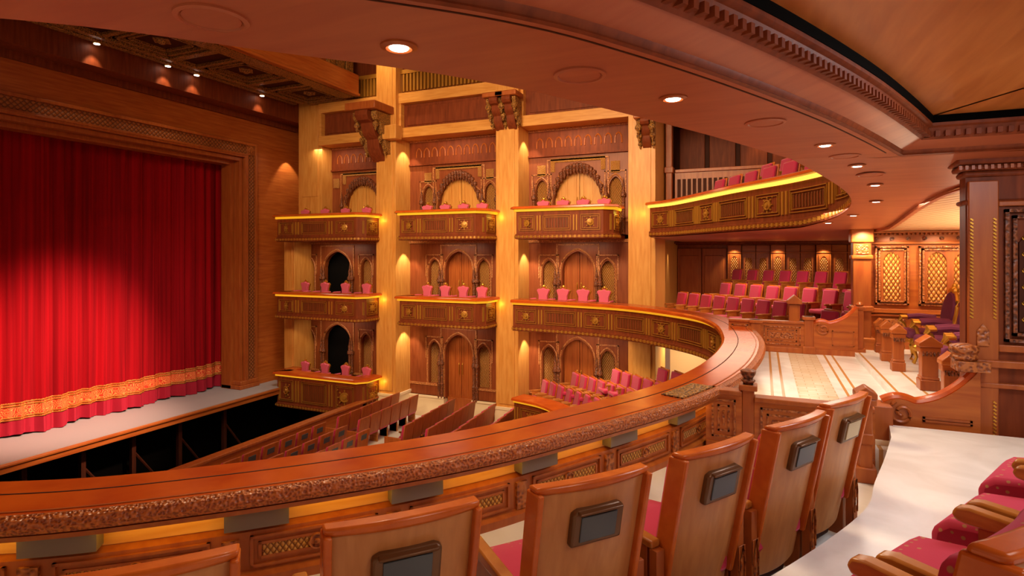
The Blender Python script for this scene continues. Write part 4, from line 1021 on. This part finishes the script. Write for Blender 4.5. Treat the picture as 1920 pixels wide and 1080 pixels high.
# box chairs
t = thing('box_chair', '', 'chair', (0, 0, -50))
def shp(s=.78, e=0):
    return [(-.15*s-e, .52), (-.21*s-e, .62), (-.2*s-e, .84), (-.29*s-e, 1.0), (-.22*s, 1.05+e), (-.1*s, 1.04+e), (0, 1.09+e), (.1*s, 1.04+e), (.22*s, 1.05+e), (.29*s+e, 1.0), (.2*s+e, .84), (.21*s+e, .62), (.15*s+e, .52)]
MB().prism([p for p in shp()], -.26, -.16, 'y').build('backrest', 'pink_box', t, local=True, bev=.02)
MB().prism([p for p in shp(.8, .02)], -.285, -.24, 'y').build('back_frame', 'gold', t, local=True)
m = MB(); m.sphere((0, -.25, 1.13), .05, 8, 5); m.sphere((-.07, -.25, 1.1), .03, 6, 4); m.sphere((.07, -.25, 1.1), .03, 6, 4); m.build('crest', 'gold', t, local=True)
MB().box(-.27, .27, -.22, .3, .38, .5).build('seat', 'pink_box', t, local=True, bev=.04)
for sx in (-1, 1):
    m = MB(); m.tube([(sx*.29, -.22, .72), (sx*.31, .05, .72), (sx*.31, .2, .69), (sx*.3, .2, .45)], .03, 6); m.build('armrest', 'pink_box', t, local=True)
    for sy in (-.2, .26): MB().tube([(sx*.24, sy, .4), (sx*.25, sy, .2), (sx*.22, sy, 0)], [.03, .022, .016], 6).build('leg', 'gold', t, local=True)
boxchair = t
for (bx, tiers, nm) in ((BX1, (2, 1, 0), 'box nearest the stage'), (BX2, (2, 1), 'middle bay box'), (BX3, (2, 1), 'right bay')):
    for k in tiers:
        zf = RZ[k]-.95 if k else RZ[k]-.75
        if k: zf = {2: .62, 1: -2.2}[k]
        else: zf = -5.71
        n = 4
        for i in range(4):
            x = bx[0]+.62+(bx[1]-bx[0]-1.15)*i/3; y = 17.35
            place(boxchair, x, y, zf if k else -5.3, (-.15, -.99), '%s rose chair from left in the %s %s' % (ORD[i], tn[k], nm), 'chairs in the side boxes')
MB_ = MB().box(-16.95, -13.05, 16.8, 18.6, -5.7, -5.35); struct(MB_.build('floor_low_box', 'dark'))
# VIP armchair
t = thing('royal_armchair', '', 'armchair', (0, 0, -50))
m = MB(); m.box(-.3, .3, -.25, .35, .34, .5); m.build('seat', 'purple', t, local=True, bev=.05)
n = 22; pl = [(.28*math.cos(2*PI*k/n), .86+.34*math.sin(2*PI*k/n)) for k in range(n)]
R = Matrix.Rotation(.16, 4, 'X')
m = MB(); m.M = R; m.prism(pl, -.22, -.12, 'y'); m.build('backrest', 'purple', t, local=True, bev=.03)
m = MB(); m.M = R; m.tube([(1.08*p[0], -.17, .86+1.06*(p[1]-.86)) for p in pl]+[(1.08*pl[0][0], -.17, pl[0][1])], .028, 8)
m.build('gilded_back_frame', 'gold', t, local=True)
m = MB(); m.M = R
for q in (-1, 0, 1): m.sphere((q*.08, -.17, 1.25-abs(q)*.03), .055, 8, 5)
m.sphere((0, -.17, 1.31), .04, 8, 5); m.build('gilded_crest', 'gold', t, local=True)
for sx in (-1, 1):
    m = MB(); m.tube([(sx*.33, -.2, .68), (sx*.36, .05, .7), (sx*.36, .22, .68)], .05, 8); m.build('arm_pad', 'purple', t, local=True)
    m = MB(); m.tube([(sx*.36, .2, .68), (sx*.36, .32, .68), (sx*.36, .34, .6), (sx*.36, .27, .57), (sx*.35, .24, .45)], [.03, .045, .04, .03, .03], 8); m.build('gilded_arm_scroll', 'gold', t, local=True)
    for sy in (-.2, .3):
        m = MB(); m.tube([(sx*.28, sy, .36), (sx*.32, sy*1.1, .26), (sx*.27, sy, .12), (sx*.31, sy*1.1, .02)], [.05, .04, .022, .03], 8); m.build('leg', 'gold', t, local=True)
m = MB(); m.box(-.29, .29, .33, .37, .3, .36); m.sphere((0, .37, .31), .06, 8, 5); m.build('gilded_apron', 'gold', t, local=True, bev=.01)
for i, y in enumerate((12.0, 11.05, 10.1, 9.15)):
    place(t, 2.62, y, -1.82, (-1, -.05), ['farthest plum armchair with gilded crest, by the carved wall', 'second plum armchair from the carved wall', 'third plum armchair, mostly behind the large gabled post', 'nearest plum armchair, behind the large gable-topped post'][i], 'plum armchairs in royal box')

# ================================================================== FOREGROUND GALLERY: floors and seats
struct(MB().prism([(-9, -3), (2.2, -3), (2.2, 6.9), (-.55, 6.9), (-.75, 6.4)]+[(p.x+n.x*.2, p.y+n.y*.2) for p, n in reversed(R2.sub(0, R2.L[s_of(R2, -1.06, 6.3)]))], -2.4, -2.1).build('floor_front_row', 'marble'))
ST = Path([(-3.2, -.6), (-1.75, 1.02), (-1.14, 1.77), (-.58, 2.42), (-.09, 3.13), (.33, 3.85), (.64, 4.5), (.76, 5.0), (.92, 5.6), (1.09, 6.3)])
struct(MB().prism([tuple(p) for p in ST.p]+[(1.15, 6.75), (3.4, 6.75), (3.4, -3), (-3.2, -3)], -2.1, -1.70).build('floor_second_row', 'marble'))

def fg_seat(name, label, loc, face, screen='screen', tilt=.0):
    t = thing(name, label, 'theatre seat', (0, 0, 0))
    L = dict(local=True)
    # seat cushion, rounded front, figured crimson
    m = MB(); n = 10; prof = [(-.24, .30), (.26, .30), (.36, .33), (.41, .39), (.40, .46), (.34, .51), (.18, .535), (-.05, .52), (-.24, .48)]
    m.prism(prof, -.27, .27, 'x'); m.build('seat_cushion', 'pinkpat', t, bev=.03, **L)
    # back: curved in plan, leaning
    def slabc(mb, w, y, th, z0, z1, curve=.05, lean=.2, nx=12):
        vs = []; fs = []
        for iz, z in enumerate((z0, z1)):
            for s_ in (0, 1):
                for i in range(nx+1):
                    u = -1+2*i/nx; vs.append((u*w/2*(1 if z == z1 else .96), y-(z-.45)*lean+curve*u*u+s_*th, z+(-.012*u*u if z == z1 else 0)))
        k = nx+1
        for i in range(nx):
            fs += [(i, i+1, k+i+1, k+i), (2*k+i, 3*k+i, 3*k+i+1, 2*k+i+1), (i, 2*k+i, 2*k+i+1, i+1), (k+i, k+i+1, 3*k+i+1, 3*k+i)]
        fs += [(0, k, 3*k, 2*k), (nx, 2*k+nx, 3*k+nx, k+nx)]
        mb.add(vs, fs)
    m = MB(); slabc(m, .60, -.285, .035, .14, 1.08); m.build('back_shell', 'seatwood', t, bev=.006, **L)
    m = MB(); slabc(m, .615, -.30, .075, 1.07, 1.115); m.build('top_cap', 'seatedge', t, bev=.014, **L)
    m = MB()
    for sx in (-1, 1):
        q = MB(); q.add([], [])
        vs = []
        for z in (.3, 1.08):
            for (dx, dy) in ((0, 0), (.03, 0), (.03, .11), (0, .11)): vs.append((sx*(.275+dx)*(1 if z > 1 else .96), -.285-(z-.45)*.2+.045+dy-.04, z))
        q.add(vs, [(0, 1, 2, 3), (4, 7, 6, 5), (0, 4, 5, 1), (1, 5, 6, 2), (2, 6, 7, 3), (3, 7, 4, 0)]); q.build('side_edge', 'seatedge', t, bev=.008, **L)
    m = MB(); slabc(m, .54, -.25, .10, .42, 1.05, .03); m.build('back_cushion', 'pinkpat', t, bev=.035, **L)
    if screen:
        f = MB(); R = Matrix.Translation((0, -.285-(.86-.45)*.2-.012, .90)) @ Matrix.Rotation(.197, 4, 'X')
        f.M = R; f.prism([(-.135, -.085), (.135, -.085), (.135, .075), (.105, .09), (-.105, .09), (-.135, .075)], -.02, .02, 'y'); fo = f.build('screen_frame', 'scr_frame', t, bev=.012, **L)
        g = MB(); g.M = R; g.box(-.095, .095, -.026, -.015, -.06, .06); g.build('screen', screen, fo, local=True, bev=.003)
        g = MB(); g.M = R; g.box(-.115, .115, -.04, -.01, .075, .088); g.build('screen_hood', 'scr_frame', fo, local=True, bev=.006)
    for sx in (-1, 1):
        m = MB(); x = sx*.335; pr = [(-.24, .64), (.19, .665), (.235, .655), (.25, .625), (.235, .6), (.2, .595), (-.24, .6)]
        m.prism(pr, x-.032, x+.032, 'x'); a = m.build('armrest', 'armwood', t, bev=.01, **L)
        m = MB(); m.box(x-.024, x+.024, -.2, .16, .0, .6); m.box(x-.028, x+.028, -.27, -.22, 0, .6)
        for k in range(2): m.box(x-.03, x+.03, -.28, -.275, .1+.2*k, .24+.2*k)
        m.build('arm_support', 'mahog', t, bev=.006, **L)
        m = MB(); m.tube([(x-.02, -.283, .2), (x-.018, -.285, .36), (x, -.287, .44), (x+.018, -.285, .36), (x+.02, -.283, .2)], .006, 5); m.build('carved_leaf', 'carve', t, **L)
    m = MB(); m.box(-.28, .28, -.12, .1, 0, .3); m.build('pedestal', 'vdark', t, bev=.02, **L)
    t.location = (loc[0], loc[1], loc[2]+EZ); t.rotation_euler = (0, 0, math.atan2(face[1], face[0])-PI/2)
    return t
# first row (backs to camera)
fr1 = [((-1.82, 1.2), (-.72, .69), 'cut-off wooden seat back at bottom left of photo, first row'), ((-1.245, 1.865), (-.745, .667), 'large wooden seat back in lower middle, second from left in first row'), ((-.68, 2.51), (-.77, .64), 'front row seat whose dark screen faces us, just right of photo centre'),
       ((-.2, 3.2), (-.845, .535), 'front row wooden seat with screen, fourth from left'), ((.22, 3.885), (-.864, .504), 'front row wooden seat with screen, fifth from left'), ((.55, 4.57), (-.87, .49), 'end seat of first row, with pale screen'), ]
for i, (p, f, lb) in enumerate(fr1): fg_seat('front_row_chair', lb, (p[0]+f[0]*.38, p[1]+f[1]*.38, -2.1), f, 'screen_pale' if i == 5 else 'screen')
# second row
fr2 = [((.30, 1.90), (-.83, .56), 'nearest crimson seat at bottom right, wooden back cut by the frame'), ((.76, 2.53), (-.84, .54), 'second crimson seat from bottom right corner, cushion and armrests visible'), ((1.18, 3.19), (-.86, .51), 'third crimson seat from bottom right, at right edge'), ((1.54, 3.90), (-.89, .46), 'farthest crimson seat of second row, nearest the large pier')]
for p, f, lb in fr2: fg_seat('second_row_chair', lb, (p[0], p[1], -1.70), f, 'screen')
light('near_fill', 'AREA', (1.6, 1.2, 1.1), 34, (1, .86, .72), 1.2, (.5, 3, -2))
light('near_fill', 'AREA', (2.2, 4.6, 1.1), 60, (.95, .97, 1), 1.2, (1.2, 4.8, -2))

# added area fills brighten the carved portals; spots give the reveal scallops
for (a, b, cx) in (B1, B2, B3):
    for k in (0, 1, 2):
        z = {0: -2.62, 1: .3, 2: 4.1}[k]
        light('portal_fill', 'AREA', ((a+b)/2, 17.9, z), 16 if k < 2 else 18, (1, .76, .5), 1.6, ((a+b)/2, 18.3, z-3), size_y=.3)
        light('reveal_spot', 'SPOT', (a+.4, 18.15, z-.02), 90, (1, .86, .64), .03, (a, 18.25, z-1.5), 75, .4)
for bx, zs in ((BX1, (1.2, -1.72, -4.75)), (BX2, (1.2, -1.72)), (BX3, (1.2,))):  # added point lights imitate the yellow strip glow on the pilasters
    for z in zs:
        light('parapet_glow', 'POINT', (bx[1]+.12, 17.5, z), 3.2, (1, .72, .08), .05)
        if bx is not BX1: light('parapet_glow', 'POINT', (bx[0]-.12, 17.5, z), 2.5, (1, .72, .08), .05)
light('parapet_glow', 'POINT', (-3.35, 17.45, 1.2), 3, (1, .72, .08), .05)
